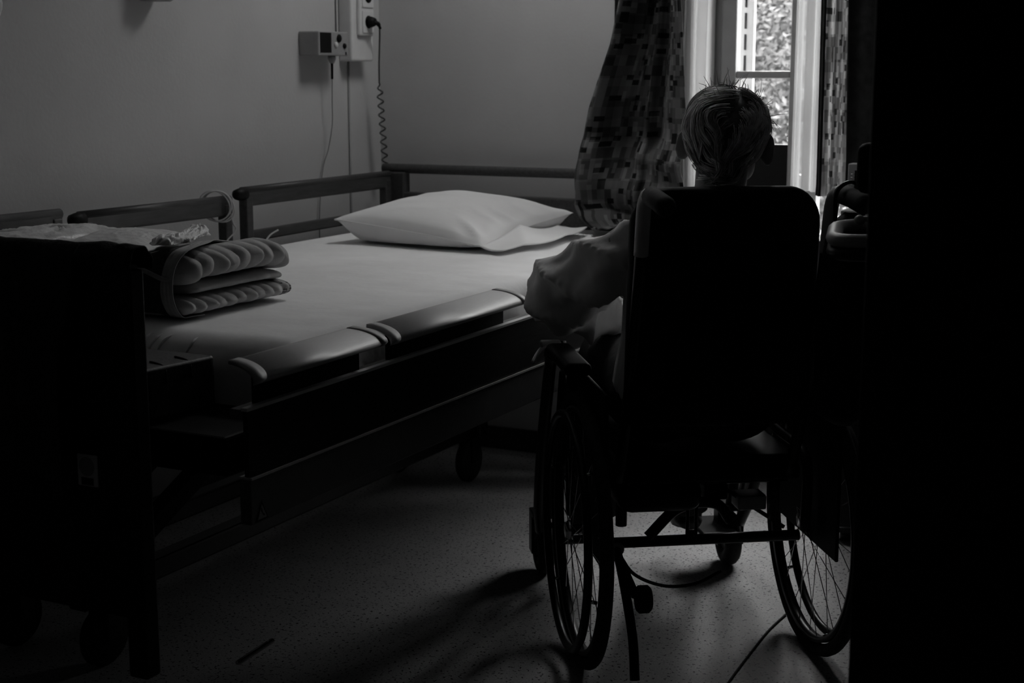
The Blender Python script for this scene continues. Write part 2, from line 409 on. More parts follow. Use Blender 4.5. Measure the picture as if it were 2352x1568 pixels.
rail_section(2.895, 3.512, .943, -.004, True)
rail_section(2.00, 2.828, .962, -.006, False)
# lowered rails on the near side: bright caps over dark boards
def lowered(y0, y1, dz):
    def sec(y, off=0.0, sl=0.0):
        # flat on top, rounded down on the outer side
        ring = []; N = 14
        for i in range(N+1):
            t = i/N; a = t*PI/2; ring.append((-1.602+.080*math.sin(a)+off*.5, y+sl*(1-t), .776+dz+.026*math.cos(a)**1.0+off))
        for i in range(N, -1, -1):
            t = i/N; a = t*PI/2; ring.append((-1.602+.074*math.sin(a), y+sl*(1-t), .770+dz+.026*math.cos(a)))
        return ring
    cap = MB().rings([sec(y0+.028, 0, .03), sec(y1-.022)]).build('lowered_side_rail', M['alu'], bed)
    for ya, yb, sl in ((y0, y0+.030, .03), (y1-.024, y1, .0)):
        MB().rings([sec(ya, .0012, sl), sec(yb, .0012, sl)]).build('end_cap', M['midplastic'], cap)
    MB().box((-1.578, y0+.06, .60), (-1.562, y1-.04, .785+dz)).build('rail_board', M['black'], cap, smooth=False, bevel=.003)
lowered(2.040, 2.470, .004); lowered(2.488, 3.085, .0)
# side panels
pn = MB().box((-1.560, 2.05, .606), (-1.55, 4.36, .728)).build('side_panel', M['woodh'], bed, smooth=False, bevel=.002)
MB().box((-1.560, 2.046, .7245), (-1.5465, 4.36, .7310)).build('edge_highlight', M['plastic'], pn, smooth=False, bevel=.001)  # pale strip stands in for the highlight along the panel's top edge
MB().box((-1.584, 2.046, .712), (-1.5605, 4.36, .7275)).build('ledge', M['grey'], pn, smooth=False, bevel=.001)
lp = MB().box((-1.575, 2.055, .518), (-1.5505, 4.36, .600)).build('lower_panel', M['grey'], bed, smooth=False, bevel=.002)
MB().box((-1.575, 2.055, .600), (-1.5478, 4.36, .6045)).build('edge_highlight', M['plastic'], lp, smooth=False)  # highlight line of the lower panel, put in as a pale strip
# warning triangle (electric sign)
x = -1.5500
def tri(sc, off):
    cy, cz = 2.0845, .5335
    P = [(x+off, cy+.0185*sc, cz-.0125*sc), (x+off, cy-.0005, cz+.0235*sc), (x+off, cy-.0185*sc, cz-.0125*sc)]
    return P
tr = MB(); tr.outline(tri(1.0, 0), (0, 0, 0), (.0004, 0, 0)); stk = tr.build('warning_sign', M['darkplastic'], lp, smooth=False)
tr = MB(); tr.outline(tri(.72, 0), (.0004, 0, 0), (.0007, 0, 0)); tr.build('warning_triangle', M['midplastic'], lp, smooth=False)
tr = MB()
for sg in ([(.004, .012), (.0015, .012), (.0015, .0), (-.0035, -.0055), (-.006, -.0035), (.004, .0045)],
           [(-.006, -.0035), (-.0085, -.004), (-.005, -.008), (-.003, -.0062)]):
    tr.outline([(x, 2.0845-dy*.9, .5345+dz*.8) for dy, dz in sg], (.0007, 0, 0), (.001, 0, 0))
tr.build('arrow_mark', M['darkplastic'], lp, smooth=False)
# footboard with label plate
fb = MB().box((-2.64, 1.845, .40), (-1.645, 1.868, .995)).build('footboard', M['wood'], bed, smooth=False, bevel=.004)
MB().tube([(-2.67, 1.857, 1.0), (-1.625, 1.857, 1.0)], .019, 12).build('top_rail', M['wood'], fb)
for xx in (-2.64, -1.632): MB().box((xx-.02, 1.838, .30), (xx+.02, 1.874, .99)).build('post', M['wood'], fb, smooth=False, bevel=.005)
pk = MB().box((-1.745, 1.8415, .622), (-1.703, 1.8446, .676)).build('plate', M['plastic'], fb, smooth=False, bevel=.001)
MB().lathe([(.0, -.0006), (.0165, -.0006), (.0165, .0)], (-1.7245, 1.8412, .6555), (0, 1, 0), 24).build('plate', M['midplastic'], fb, smooth=False)
MB().box((-1.737, 1.8405, .624), (-1.711, 1.8414, .6365)).build('plate', M['darkplastic'], fb, smooth=False)
# mattress platform and under-frame
b = MB().box((-2.64, 2.05, .60), (-1.60, 4.38, .672)).box((-2.62, 1.90, .60), (-1.86, 2.05, .672)); b.build('mattress_platform', M['black'], bed, smooth=False, bevel=.006)
b = MB()
for y in (2.45, 4.15): b.bar((-2.50, y, .17), (-2.20, y, .17), .06, .05)
for xx in (-2.50, -2.25): b.bar((xx, 2.35, .17), (xx, 4.15, .17), .05, .05)
b.build('base_frame', M['blackm'], bed, smooth=False, bevel=.006)
b = MB()
for xx in (-2.46, -2.29):
    b.bar((xx, 2.5, .19), (xx, 3.4, .60), .04, .05); b.bar((xx, 3.9, .19), (xx, 3.3, .60), .04, .05)
b.build('lifting_arm', M['black'], bed, smooth=False, bevel=.005)
for xx in (-2.50, -2.24):
    for y in (2.42, 4.12):
        c = MB(); c.lathe([(.012, -.018), (.062, -.016), (.07, -.008), (.07, .008), (.062, .016), (.012, .018)], (xx, y, .07), (1, 0, 0), 24)
        w = c.build('castor', M['rubber'], bed)
        MB().box((xx-.028, y-.02, .06), (xx+.028, y+.03, .15)).build('fork', M['blackm'], w, smooth=False, bevel=.006)
c = MB().bar((-1.83, 2.36, .10), (-1.84, 2.50, .10), .012, .010); c.build('brake_pedal', M['chrome'], bed, smooth=False, bevel=.004)
c = MB().box((-2.44, 3.0, .45), (-2.30, 3.5, .595)); c.build('motor_housing', M['black'], bed, smooth=False, bevel=.02)

# ------------------------------------------------------------------ bedding
def make_mattress():
    x0, x1, y0, y1, zb, zt, r = -2.632, -1.624, 2.262, 4.385, .674, .80, .045
    nx, ny = 60, 110
    prof = []   # (x, z) round the section without the underside
    prof.append((x0, zb)); prof.append((x0, (zb+zt)/2))
    for i in range(7):
        a = PI - i/6*PI/2; prof.append((x0+r+r*math.cos(a), zt-r+r*math.sin(a)))
    for i in range(1, 40): prof.append((lerp(x0+r, x1-r, i/40), zt))
    for i in range(9):
        a = PI/2 - i/8*PI/2; prof.append((x1-r+r*math.cos(a), zt-r+r*math.sin(a)))
    for i in range(1, 6): prof.append((x1, lerp(zt-r, zb, i/5)))
    rows = []
    ys = [y0 + .075*(1-math.cos(i/8*PI/2)) for i in range(9)] + [lerp(y0+.075, y1, i/ny) for i in range(1, ny+1)]
    b = MB(); n = len(prof)
    for j, y in enumerate(ys):
        drop = 0
        if j <= 8: drop = .062*(1-math.sin(j/8*PI/2))
        row = []
        for i, (x, z) in enumerate(prof):
            zz = zb + (z-zb)*(1-drop/(zt-zb))
            top = smoothstep(zb, zt, zz)
            # soft body: wrinkles at the near edge, drag lines toward the head, sag
            near = smoothstep(-2.0, -1.62, x)
            zz += top*(.004*nz(x*4, y*2.2, 1)+.0025*nz(x*9, y*14, 4)*near)
            dx = .006*near*nz(x*2, y*6, 7) + .007*near*math.sin(y*26+zz*60)*smoothstep(3.0, 3.6, y)
            hd_ = smoothstep(3.25, 3.9, y)
            zz += top*near*hd_*(-.012 + .012*math.sin(y*22 + x*30))*.7
            row.append((x+dx*(.4+.6*(1-top)), y, zz))
        rows.append(row)
    vs = [p for r_ in rows for p in r_]; m = len(rows)
    fs = [(j*n+i, j*n+i+1, (j+1)*n+i+1, (j+1)*n+i) for j in range(m-1) for i in range(n-1)]
    fs.append(tuple((m-1)*n+i for i in range(n)))
    # foot face down to the platform
    base = len(vs); vs += [(p[0], y0-.002, zb) for p in rows[0]]
    fs += [(base+i, base+i+1, i+1, i) for i in range(n-1)]
    b.add(vs, fs); return b
mt = make_mattress().build('mattress', M['sheet'])
tag(mt, 'mattress in a stretched white fitted sheet on the raised bed', 'mattress')
# gathered corner of the fitted sheet and creases on the foot edge
c = MB(); c.tube(spline([(-1.627, 2.268, .785), (-1.618, 2.262, .762), (-1.612, 2.262, .742), (-1.605, 2.268, .728), (-1.612, 2.275, .712)]), [.006]*12+[.01]*12+[.012]*9, 8)
c.tube(spline([(-1.628, 2.29, .775), (-1.612, 2.272, .752), (-1.602, 2.284, .722)]), .006, 8)
c.build('sheet_corner', M['sheet'], mt)
c = MB()
for (xx, s_) in ((-2.02, .05), (-1.975, .03), (-1.952, .045), (-1.93, .06), (-1.86, .03)):
    c.tube(spline([(xx+s_*.7, 2.35, .7965), (xx+s_*.3, 2.303, .7895), (xx+.008, 2.281, .7805), (xx, 2.2625, .748), (xx+.005, 2.2605, .705)]), .0028, 6)
c.build('sheet_crease', M['sheet'], mt)

# extra pad at the foot end
b = MB()
po_ = [(-2.60, 1.885), (-1.832, 1.885), (-1.80, 2.00), (-1.765, 2.235), (-1.772, 2.246), (-2.60, 2.246)]
b.rings([[(x, y, .675) for x, y in po_], [(x, y, .772) for x, y in po_]])
pd = b.build('foot_pad', M['vinyl'], smooth=True, bevel=.012, seg=4)
tag(pd, 'dark vinyl foam pad filling the gap between mattress and footboard', 'pad')
for xx, yy in ((-1.798, 2.02), (-1.784, 2.12), (-1.775, 2.18)):
    MB().tube(spline([(xx-.045, yy+.012, .7735), (xx-.012, yy+.003, .7715), (xx, yy, .764), (xx+.0035, yy-.003, .74)]), .0024, 6).build('seam', M['darkplastic'], pd)

# pillow
def make_pillow():
    # corners: front-left tip, front-right, back-right, back-left
    A, B, Cc, D = Vector((-2.46, 3.70, .872)), Vector((-1.955, 3.672, .822)), Vector((-1.945, 4.27, .865)), Vector((-2.44, 4.33, .90))
    b = MB(); n = 56
    def mid(u, v):
        p = A.lerp(B, u).lerp(D.lerp(Cc, u), v)
        e = .030*(math.sin(PI*u)*((1-v)**3*1 - v**3) )
        f = .022*(math.sin(PI*v)*((1-u)**3 - u**3))
        return p + Vector((f, e*.6, 0))
    def h(u, v): return max(0, 4*u*(1-u))**.5*max(0, 4*v*(1-v))**.42
    def top(u, v):
        p = mid(u, v); k = h(u, v)
        pk = smoothstep(.70, .95, u)*smoothstep(.0, .12, 1-u)
        wr = .007*nz(u*4, v*3, 2)*k + .009*pk*(1-2*abs(math.sin(v*17+u*5+2*nz(u*3, v*4, 5))))
        wr += .006*(1-2*abs(nz(u*2.2+v*1.2, v*5-u*2, 8)))*smoothstep(.75, .1, u)*k
        base = lerp(.83, p.z, .55)
        return Vector((p.x, p.y, p.z + (.074*k*(1-.30*(p.z-.82)/.08) + wr)))
    def bot(u, v):
        p = mid(u, v); k = h(u, v)
        z = lerp(p.z, .809, smoothstep(0, .42, k))
        return Vector((p.x, p.y, z))
    b.grid(top, n, n, False); b.grid(lambda u, v: bot(1-u, v), n, n, False)
    return b
pw = make_pillow().build('pillow', M['case'])
tag(pw, 'plump white pillow lying at the head of the bed', 'pillow')
MB().tube(spline([(lerp(-2.455, -1.957, t)+.0, 3.70-.028*t+.016*math.sin(PI*t)-.002, lerp(.872, .822, t)) for t in [i/8 for i in range(9)]], 4), .0028, 6).build('seam', M['case'], pw)
# open end of the pillowcase: loose flap toward the near side of the bed
def flap(u, v):
    y = lerp(3.675, 4.25, v); w = .05 + .035*math.sin(PI*v)
    x = -1.965 + u*(w+.03)
    z = .816 + .028*(1-u)*math.sin(PI*min(1, v*1.15)) + .008*(1-2*abs(math.sin(v*7+u*2)))*(1-.6*u) + .010*v
    return (x, y - .01*u, max(z, .810))
fl = MB().grid(flap, 14, 40, False).build('pillowcase_flap', M['case'], pw, solid=.003)

# folded quilt
dv = thing('folded_quilt', 'grey quilt folded into a thick block on the foot of the bed', 'quilt', (-2.2, 2.55, .807))
def cuff_mat():
    k = NT('checked_cuff'); tc = k.n('ShaderNodeTexCoord'); sp = k.n('ShaderNodeSeparateXYZ'); cb_ = k.n('ShaderNodeCombineXYZ')
    k.l(tc.outputs['Object'], sp.inputs[0]); k.l(sp.outputs['Y'], cb_.inputs['X']); k.l(sp.outputs['Z'], cb_.inputs['Y'])
    br = k.n('ShaderNodeTexBrick', Scale=1.0); br.offset = 0.0
    br.inputs['Color1'].default_value = g(.42); br.inputs['Color2'].default_value = g(.36); br.inputs['Mortar'].default_value = g(.03)
    br.inputs['Brick Width'].default_value = .012; br.inputs['Row Height'].default_value = .0065; br.inputs['Mortar Size'].default_value = .0009
    k.l(cb_.outputs[0], br.inputs['Vector']); k.l(br.outputs['Color'], k.b.inputs['Base Color']); k.b.inputs['Roughness'].default_value = .9
    return k.m
M['cuff'] = cuff_mat()
def roll(name, y0, y1, x1, z0, z1, m, amp, sp, ph, parent, grow=0.0, dip0=0.0, dip1=0.0, n=120, drop=0.0):
    b = MB(); R = []; k = 64; x0 = -2.50; hz = (z1-z0)/2+grow; cx, hx = (x0+x1)/2, (x1-x0)/2+grow
    # uneven pucker positions along the fold
    for j in range(n+1):
        t = j/n; y = lerp(y0, y1, t)
        endr = min(1, (max(0, min(t, 1-t))*(y1-y0)/(hz*.9))); es = math.sqrt(max(.02, 1-(1-min(1, endr))**2))
        cz = (z0+z1)/2 - dip0*(1-smoothstep(0, .22, t)) - dip1*smoothstep(.8, 1, t)
        ring = []
        for i in range(k):
            a = 2*PI*i/k; ca, sa = math.cos(a), math.sin(a)
            fx = math.copysign(abs(ca)**.28, ca); fz = math.copysign(abs(sa)**.9, sa)
            x = cx+hx*fx - (1-es)*.05*(1 if ca > 0 else 0); z = hz*fz*es
            face = smoothstep(.2, .8, ca)            # only the fold that faces the room is puckered
            w = y + .012*nz(y*9+ph, z*22, ph) + .25*z
            pk = abs(math.sin(w*PI/sp+ph)); pk = pk**.6
            d = amp*face*(pk-.62) + amp*.9*face*nz(y*30+ph, z*30, 1.7+ph)
            sag = 1 - (drop*smoothstep(-1.99, -2.11, x) if sa > 0 else 0)
            lip = sag + .16*face*(pk-.6)*(1 if amp > .003 else .3)
            ring.append((x+d+.004*nz(y*10, z*20, ph), y, max(.8075, cz + z*lip + .003*nz(x*9, y*9, ph)*(1 if z > 0 else 0))))
        R.append(ring)
    b.rings(R); return b.build(name, m, parent)
bf = roll('bottom_fold', 2.378, 2.745, -1.937, .8075, .848, M['duvet'], .009, .034, .3, dv)
roll('cuff', 2.700, 2.752, -1.937, .8075, .848, M['cuff'], .002, .03, .3, bf, .0025, n=30)
mf = roll('middle_fold', 2.425, 2.735, -1.952, .847, .873, M['duvet'], .003, .05, 1.3, dv, dip1=.004)
roll('binding', 2.588, 2.600, -1.952, .847, .873, M['duvdark'], .001, .05, 1.3, mf, .003, n=10)
roll('binding', 2.432, 2.438, -1.952, .847, .873, M['duvdark'], .001, .05, 1.3, mf, .003, n=10)
roll('top_fold', 2.388, 2.757, -1.935, .876, .943, M['duvet'], .012, .041, 2.0, dv, dip0=.012, dip1=.016, drop=.92)
def wrap(x0, x1, off, name, m):
    pts = []
    for i in range(33):
        t = i/32
        if t < .12: p = (2.44-.03*(t/.12), .8085)
        elif t < .55:
            a = -PI/2 - (t-.12)/.43*PI; p = (2.405+.046*math.cos(a), .876+.0675*math.sin(a))
        else:
            q = (t-.55)/.45; p = (2.405+q*.28, .9435+.006*math.sin(q*PI)-.004*q)
        pts.append(p)
    def fn(u, v):
        i = v*32; k = min(31, int(i)); q = i-k
        y = lerp(pts[k][0], pts[k+1][0], q); z = lerp(pts[k][1], pts[k+1][1], q)
        d = Vector((y-2.43, z-.876)); d.normalize()
        w = .0025*nz(u*5, v*9, 3)
        top = smoothstep(.50, .95, v)
        # on top the cover is turned back along a slant
        xx = lerp(x0, x1, u) - (.012*math.sin(v*6)) - .10*top*smoothstep(-2.35, -1.95, lerp(x0, x1, u))
        zo = max(.8085, z+d.y*(off+w)); zo -= (zo-.8085)*.215*smoothstep(-1.99, -2.12, xx)
        return (xx, y+d.x*(off+w), max(.8085, zo))
    return MB().grid(fn, 30, 70, False).build(name, m, dv, solid=.0016)
wrap(-2.48, -1.952, .0015, 'cover', M['duvdark'])
wrap(-2.085, -2.052, .0040, 'border', M['piping'])
wrap(-1.975, -1.944, .0040, 'border', M['piping'])
def hem(u, v):     # pale hem running across the cover, sagging between the borders
    x = lerp(-2.07, -1.955, u); z = .905-.012*u+.006*math.sin(u*5) + .010*(v-.5)
    return (x, 2.357-.006*math.sin(PI*u), z)
MB().grid(hem, 16, 4, False).build('hem', M['piping'], dv, solid=.002)

# plastic packages on the quilt and at the foot of the bed
def lump(name, label, cat, x0, x1, y0, y1, z0, h, skew, seed, m, amp=.5, crinkle=.006):
    b = MB(); n = 40
    def top(u, v):
        k = max(0, 4*u*(1-u))**.4*max(0, 4*v*(1-v))**.4
        e = .012*nz(u*4+seed, v*4, 1)
        x = lerp(x0, x1, u)+skew*v+e; y = lerp(y0, y1, v)+e+.01*nz(v*5, u*5, seed)
        rg = 1-2*abs(nz(u*5+seed, v*6, seed)); rg2 = 1-2*abs(nz(u*13, v*12+seed, seed+3))
        return (x, y, z0+.002 + k*(h*(1-amp*.5+amp*.5*rg) + crinkle*rg2))
    def bot(u, v):
        p = top(1-u, v); return (p[0], p[1], z0)
    b.grid(top, n, n, False); b.grid(bot, n, n, False)
    return tag(b.build(name, m), label, cat)
lump('plastic_package', 'flat white plastic package lying on the folded quilt', 'package', -2.27, -2.05, 2.38, 2.66, .935, .024, -.11, 2, M['foil'], .22, .003)
lump('plastic_bag', 'crumpled pale plastic bag behind the flat package', 'bag', -2.62, -2.42, 2.40, 2.77, .920, .026, .02, 5, M['foil'], .9, .008)
def wrapper():
    b = MB()
    p0, p1 = Vector((-2.005, 2.36, .958)), Vector((-2.140, 2.69, .948))
    def fn(u, v):
        a = u*2*PI; r = .022*(1-.25*v)*(1+.35*nz(math.cos(a)*2, math.sin(a)*2, v*7)) * (1 if v < .9 else 1+(v-.9)*5) * (.02+.98*smoothstep(0, .10, v))
        c = p0.lerp(p1, v) + Vector((.015*math.sin(v*4), 0, 0))
        fr = .008*nz(u*16, v*20, 1)
        return (c.x+1.15*r*math.cos(a)+fr, c.y + (.03*nz(u*9, 3, 1) if v > .95 else 0), max(lerp(.957, .938, v), c.z-.004+.85*r*math.sin(a)+fr))
    return b.grid(fn, 44, 56, False)
tag(wrapper().build('plastic_wrapper', M['foil'], solid=.001), 'torn crumpled wrapper with a frayed end beside the flat package on the quilt', 'wrapper')

# towel over the footboard
def towel(u, v):
    x = lerp(-2.62, -1.722, u) 
    s_ = v*1.0
    # path over the rail: inside (v=0) up, over, down outside (v=1)
    L_in, top_l, L_out = .10, .075, .36 + .05*math.sin(u*7) 
    d = v*(L_in+top_l+L_out)
    fold = .012*math.sin(x*46+math.sin(x*9)) + .006*math.sin(x*90)
    if d < L_in: return (x, 1.886+.3*fold*(1-d/L_in), .935+d*.75)
    if d < L_in+top_l:
        a = (d-L_in)/top_l*PI; return (x, 1.857+.026*math.cos(a), 1.001+.026*math.sin(a)+.002*nz(x*40, a, 1))
    q = d-L_in-top_l; k = smoothstep(0, .2, q)
    return (x + .03*k*math.sin(x*12), 1.829 - .004*k - abs(fold)*k, .998-q)
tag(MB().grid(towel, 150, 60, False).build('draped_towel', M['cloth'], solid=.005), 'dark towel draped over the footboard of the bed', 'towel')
def scarf(u, v):
    x = lerp(-1.716, -1.603, u); a = lerp(-.4, PI+.3, v); r = .0265+.004*nz(x*30, a*2, 5)+.003*math.sin(PI*u)
    return (x, 1.857+r*math.cos(a), 1.001+r*math.sin(a))
tag(MB().grid(scarf, 30, 26, False).build('folded_cloth', M['cloth'], solid=.003), 'small black cloth folded over the right end of the footboard beside the towel', 'cloth')

tag(MB().tube(spline([(-.962, 2.90, .003), (-.969, 3.0, .003), (-.975, 3.13, .003), (-.980, 3.28, .003), (-.975, 3.40, .003)]), .0025, 8).build('floor_cable', M['rubber']), 'thin dark cable lying on the floor behind the wheelchair', 'cable')

# ------------------------------------------------------------------ things on the walls
wx = XL
tk = thing('cable_trunking', 'pale cable trunking with power sockets on the wall near the corner', 'trunking', (wx, 4.36, 1.33))
MB().box((wx+.001, 4.292, 1.333), (wx+.052, 4.428, 2.515)).build('trunking_body', M['plastic'], tk, smooth=False, bevel=.006)
def socket_block(z0, z1, zs):
    sb = MB().box((wx+.052, 4.323, z0), (wx+.066, 4.412, z1)).build('socket_plate', M['plastic'], tk, smooth=False, bevel=.005)
    for z in zs:
        MB().box((wx+.066, 4.337, z-.036), (wx+.070, 4.405, z+.036)).build('socket_insert', M['plastic'], sb, smooth=False, bevel=.003)
        MB().lathe([(.0, .0), (.021, .0), (.021, .0012), (.0, .0012)], (wx+.0702, 4.371, z), (1, 0, 0), 24).build('socket_recess', M['darkplastic'], sb)
socket_block(1.417, 1.70, (1.462, 1.545, 1.63))
pc = thing('spiral_cord', 'dark spiral power cord plugged into the lower socket beside the bed', 'cord', (wx+.08, 4.37, 1.0))
b = MB(); b.lathe([(.0, 0), (.017, 0), (.018, .01), (.013, .024), (.0, .024)], (wx+.0716, 4.371, 1.462), (1, 0, 0), 16)
b.tube(spline([(wx+.085, 4.371, 1.46), (wx+.10, 4.380, 1.457), (wx+.103, 4.392, 1.44)]), [.009]*6+[.007]*6+[.005]*5, 8)
b.build('plug', M['darkplastic'], pc)
path = spline([(wx+.101, 4.390, 1.448), (wx+.09, 4.408, 1.42), (wx+.072, 4.43, 1.33), (wx+.064, 4.442, 1.262)], 6)
turns = 9.5; nst = 190
for i in range(1, nst+1):
    t = i/nst; a = t*turns*2*PI; r_ = .0095*min(1, t*10)
    path.append(Vector((wx+.064+r_*math.cos(a), lerp(4.442, 4.474, t)+r_*math.sin(a), lerp(1.262, .97, t))))
MB().tube(path, .003, 6).build('cord', M['cableg'], pc)
# control box
cb = thing('bed_control_box', 'grey wall box with dark screen and buttons near the corner', 'control box', (wx, 4.14, 1.35))
MB().box((wx+.001, 4.06, 1.349), (wx+.078, 4.232, 1.426)).build('housing', M['midplastic'], cb, smooth=False, bevel=.004)
MB().box((wx+.078, 4.068, 1.359), (wx+.0795, 4.131, 1.422)).build('screen', M['darkplastic'], cb, smooth=False, bevel=.0005)
for (y, z, r_, m) in ((4.176, 1.405, .0125, 'darkplastic'), (4.157, 1.384, .009, 'plastic'), (4.207, 1.381, .0085, 'darkplastic')):
    MB().lathe([(.0, 0), (r_, 0), (r_, .003), (r_*.8, .005), (.0, .005)], (wx+.0782, y, z), (1, 0, 0), 20).build('button', M[m], cb)
MB().box((wx+.0785, 4.212, 1.352), (wx+.0792, 4.22, 1.362)).build('mark', M['darkplastic'], cb, smooth=False)
cc = thing('call_cord', 'thin grey call cord hanging from the wall control box', 'cord', (wx+.04, 4.175, 1.0))
MB().tube([(wx+.045, 4.182, 1.3485), (wx+.045, 4.183, 1.338), (wx+.045, 4.183, 1.325)], [.013, .013, .007], 12).build('plug', M['midplastic'], cc)
MB().tube([(wx+.045, 4.183, 1.325), (wx+.044, 4.184, 1.275)], [.0045, .004], 8).build('strain_relief', M['darkplastic'], cc)
MB().tube(spline([(wx+.044, 4.184, 1.276), (wx+.04, 4.187, 1.20), (wx+.03, 4.20, 1.13), (wx+.02, 4.19, 1.05), (wx+.012, 4.165, .98), (wx+.01, 4.145, .85), (wx+.01, 4.14, .70)]), .0018, 6).build('wire', M['cablem'], cc)
tag(MB().tube([(wx+.004, 4.345, 1.333), (wx+.004, 4.345, .05)], .004, 8).build('wall_cable', M['cablem']), 'straight grey cable running down the wall from the trunking', 'cable')
tag(MB().tube([(wx+.003, 4.275, 2.515), (wx+.003, 4.275, 1.4265)], .0022, 6).build('wall_cable', M['cablem']), 'thin dark wire running up the wall from the control box', 'cable')
# fixture and lamp cut by the frame
t = thing('wall_fixture', 'small dark fixture high on the left wall, cut by the top of the picture', 'fixture', (wx, 3.33, 1.5))
MB().box((wx+.001, 3.295, 1.490), (wx+.07, 3.372, 1.60)).build('housing', M['midplastic'], t, smooth=False, bevel=.008)
MB().lathe([(.0, 0), (.008, .0), (.008, .012), (.0, .014)], (wx+.07, 3.345, 1.501), (1, 0, 0), 14).build('knob', M['darkplastic'], t)
t = thing('wall_lamp', 'pale round wall lamp shade at the top left edge', 'lamp', (wx, 2.5, 1.5))
MB().tube([(wx+.001, 2.46, 1.50), (wx+.08, 2.48, 1.475), (wx+.165, 2.51, 1.455)], .012, 8).build('arm', M['darkplastic'], t)
MB().ell((wx+.20, 2.520, 1.452), .06, .062, .06, 20, 14).build('lamp_shade', M['plastic'], t)
MB().torus((wx+.20, 2.520, 1.452), (.9, -.2, .2), .061, .004, 36, 8).build('rim', M['darkplastic'], t)
# loop of cable on the side rail
cl = thing('cable_loop', 'pale cable coiled round the middle side rail', 'cable', (-2.68, 3.46, .93))
b = MB()
for k_, (dy, dz, rr) in enumerate(((0, 0, .043), (.008, -.002, .044), (-.008, .001, .043), (.014, -.003, .044))):
    b.tube([(-2.695+.030*math.cos(a+.15*k_), 3.452+dy+rr*.75*math.cos(a), .9215+dz+rr*math.sin(a)) for a in [2*PI*i/28 for i in range(28)]], .0022, 6, True)
b.build('coil', M['cablew'], cl)
MB().tube(spline([(-2.675, 3.485, .915), (-2.668, 3.492, .87), (-2.668, 3.505, .855), (-2.67, 3.497, .84), (-2.675, 3.465, .815), (-2.69, 3.45, .76)]), .0022, 6).build('loose_end', M['cablew'], cl)
tag(MB().tube(spline([(-2.66, 3.70, .831), (-2.665, 3.665, .818), (-2.66, 3.62, .795), (-2.655, 3.56, .778), (-2.66, 3.5, .72)]), .0028, 6).build('loose_cable', M['cablew']), 'short pale cable looping over the lower bar of the far side rail', 'cable')

# ------------------------------------------------------------------ curtains
def px_x(px): return -1.963 + (px-1330)*.001453
left_edge = [(.70, px_x(1396)), (.807, px_x(1385)), (.845, px_x(1352)), (.885, px_x(1330)), (.94, px_x(1326)), (1.05, px_x(1328)), (1.117, px_x(1331)), (1.185, px_x(1341)), (1.25, px_x(1357)), (1.385, px_x(1393)), (1.517, px_x(1414)), (1.9, px_x(1455)), (2.52, px_x(1480))]
right_edge = [(.70, px_x(1545)), (.95, px_x(1584)), (1.2, px_x(1578)), (1.517, px_x(1562)), (2.0, px_x(1555)), (2.52, px_x(1575))]
foldY = [(0, .06), (.02, .0), (.05, -.04), (.10, -.055), (.15, -.03), (.22, .06), (.32, .10), (.45, .09), (.53, .05), (.565, .0), (.585, .07), (.65, .06), (.74, .01), (.85, -.045), (.94, -.05), (1, -.058)]
def curtain_l(u, v):
    z = lerp(2.40, .745, v)
    xl, xr = interp(left_edge, z), interp(right_edge, z)
    x = lerp(xl, xr, u)
    y = 4.385 + interp(foldY, u)*(1.0 if z > 1.1 else lerp(.45, 1.0, smoothstep(.9, 1.1, z))) + .008*nz(u*7, v*6, 2)
    # the lower part hangs in front of the headboard and swings forward onto the bed
    low = smoothstep(1.12, 1.0, z)
    y += -.062*low - .03*smoothstep(.98, .86, z)*(1-u) + .010*low*math.sin(z*50+u*4)
    band = math.exp(-((z-.872)/.012)**2)
    y += .020*band*smoothstep(.0, .15, u)*(1-smoothstep(.75, 1., u))
    zz = z
    if z < .818: y -= (.818-z)*.8; zz = .818 + .006*math.sin(u*30)**2
    return (x, min(y, 4.50), zz)
tag(MB().grid(curtain_l, 90, 150).build('curtain', M['plaid'], solid=.003), 'dark checked curtain hanging over the bed head, left of the window', 'curtain')
def curtain_b(u, v):
    z = lerp(2.40, .96, v); xl = px_x(1362-6*v); xr = px_x(1470 - 40*v)
    return (lerp(xl, xr, u), 4.525+.010*math.sin(u*16), z)
tag(MB().grid(curtain_b, 40, 30).build('curtain_lining', M['lining'], solid=.003), 'dark curtain strip against the back wall behind the checked curtain', 'curtain')
def sheer(u, v):
    z = lerp(2.38, .93, v); xl, xr = interp([(.8, -1.362), (1.5, -1.359), (2.5, -1.36)], z), -.98
    return (lerp(xl, xr, u), 4.62+.018*math.sin(u*46+math.sin(v*2))+.006*math.sin(u*90), z)
tag(MB().grid(sheer, 120, 20).build('sheer_curtain', M['sheer']), 'white sheer curtain in the window recess, right half of the window', 'curtain')
def curtain_r(u, v):
    z = lerp(2.40, .93, v); xl = interp([(.3, -1.262), (.97, -1.232), (1.51, -1.236), (2.52, -1.24)], z)
    f = .016*math.sin(u*26+.6)+.006*math.sin(u*61)
    return (lerp(xl, -1.12, u), 4.475+f, z)
cr_ = MB().grid(curtain_r, 60, 40).build('curtain', M['plaid_r'])
tag(cr_, 'backlit checked curtain on the right side of the window', 'curtain')
def hem_r(u, v):
    p = curtain_r(u*.20, v); return (p[0]-.004, p[1]-.004-.010*math.sin(PI*u), p[2])
MB().grid(hem_r, 10, 40).build('folded_hem', M['lining'], cr_)
def curtain_d(u, v):
    z = lerp(2.40, .93, v); xl = interp([(.3, -1.12), (.97, -1.128), (1.51, -1.141), (2.52, -1.16)], z)
    x = lerp(xl, -.77, u); z = max(z, lerp(.93, 1.22, smoothstep(-1.04, -.99, x)))  # hidden right stretch added to hold back window light from the floor
    return (x, 4.44+.010*math.sin(u*14)-.03+.003*math.sin(u*31), z)
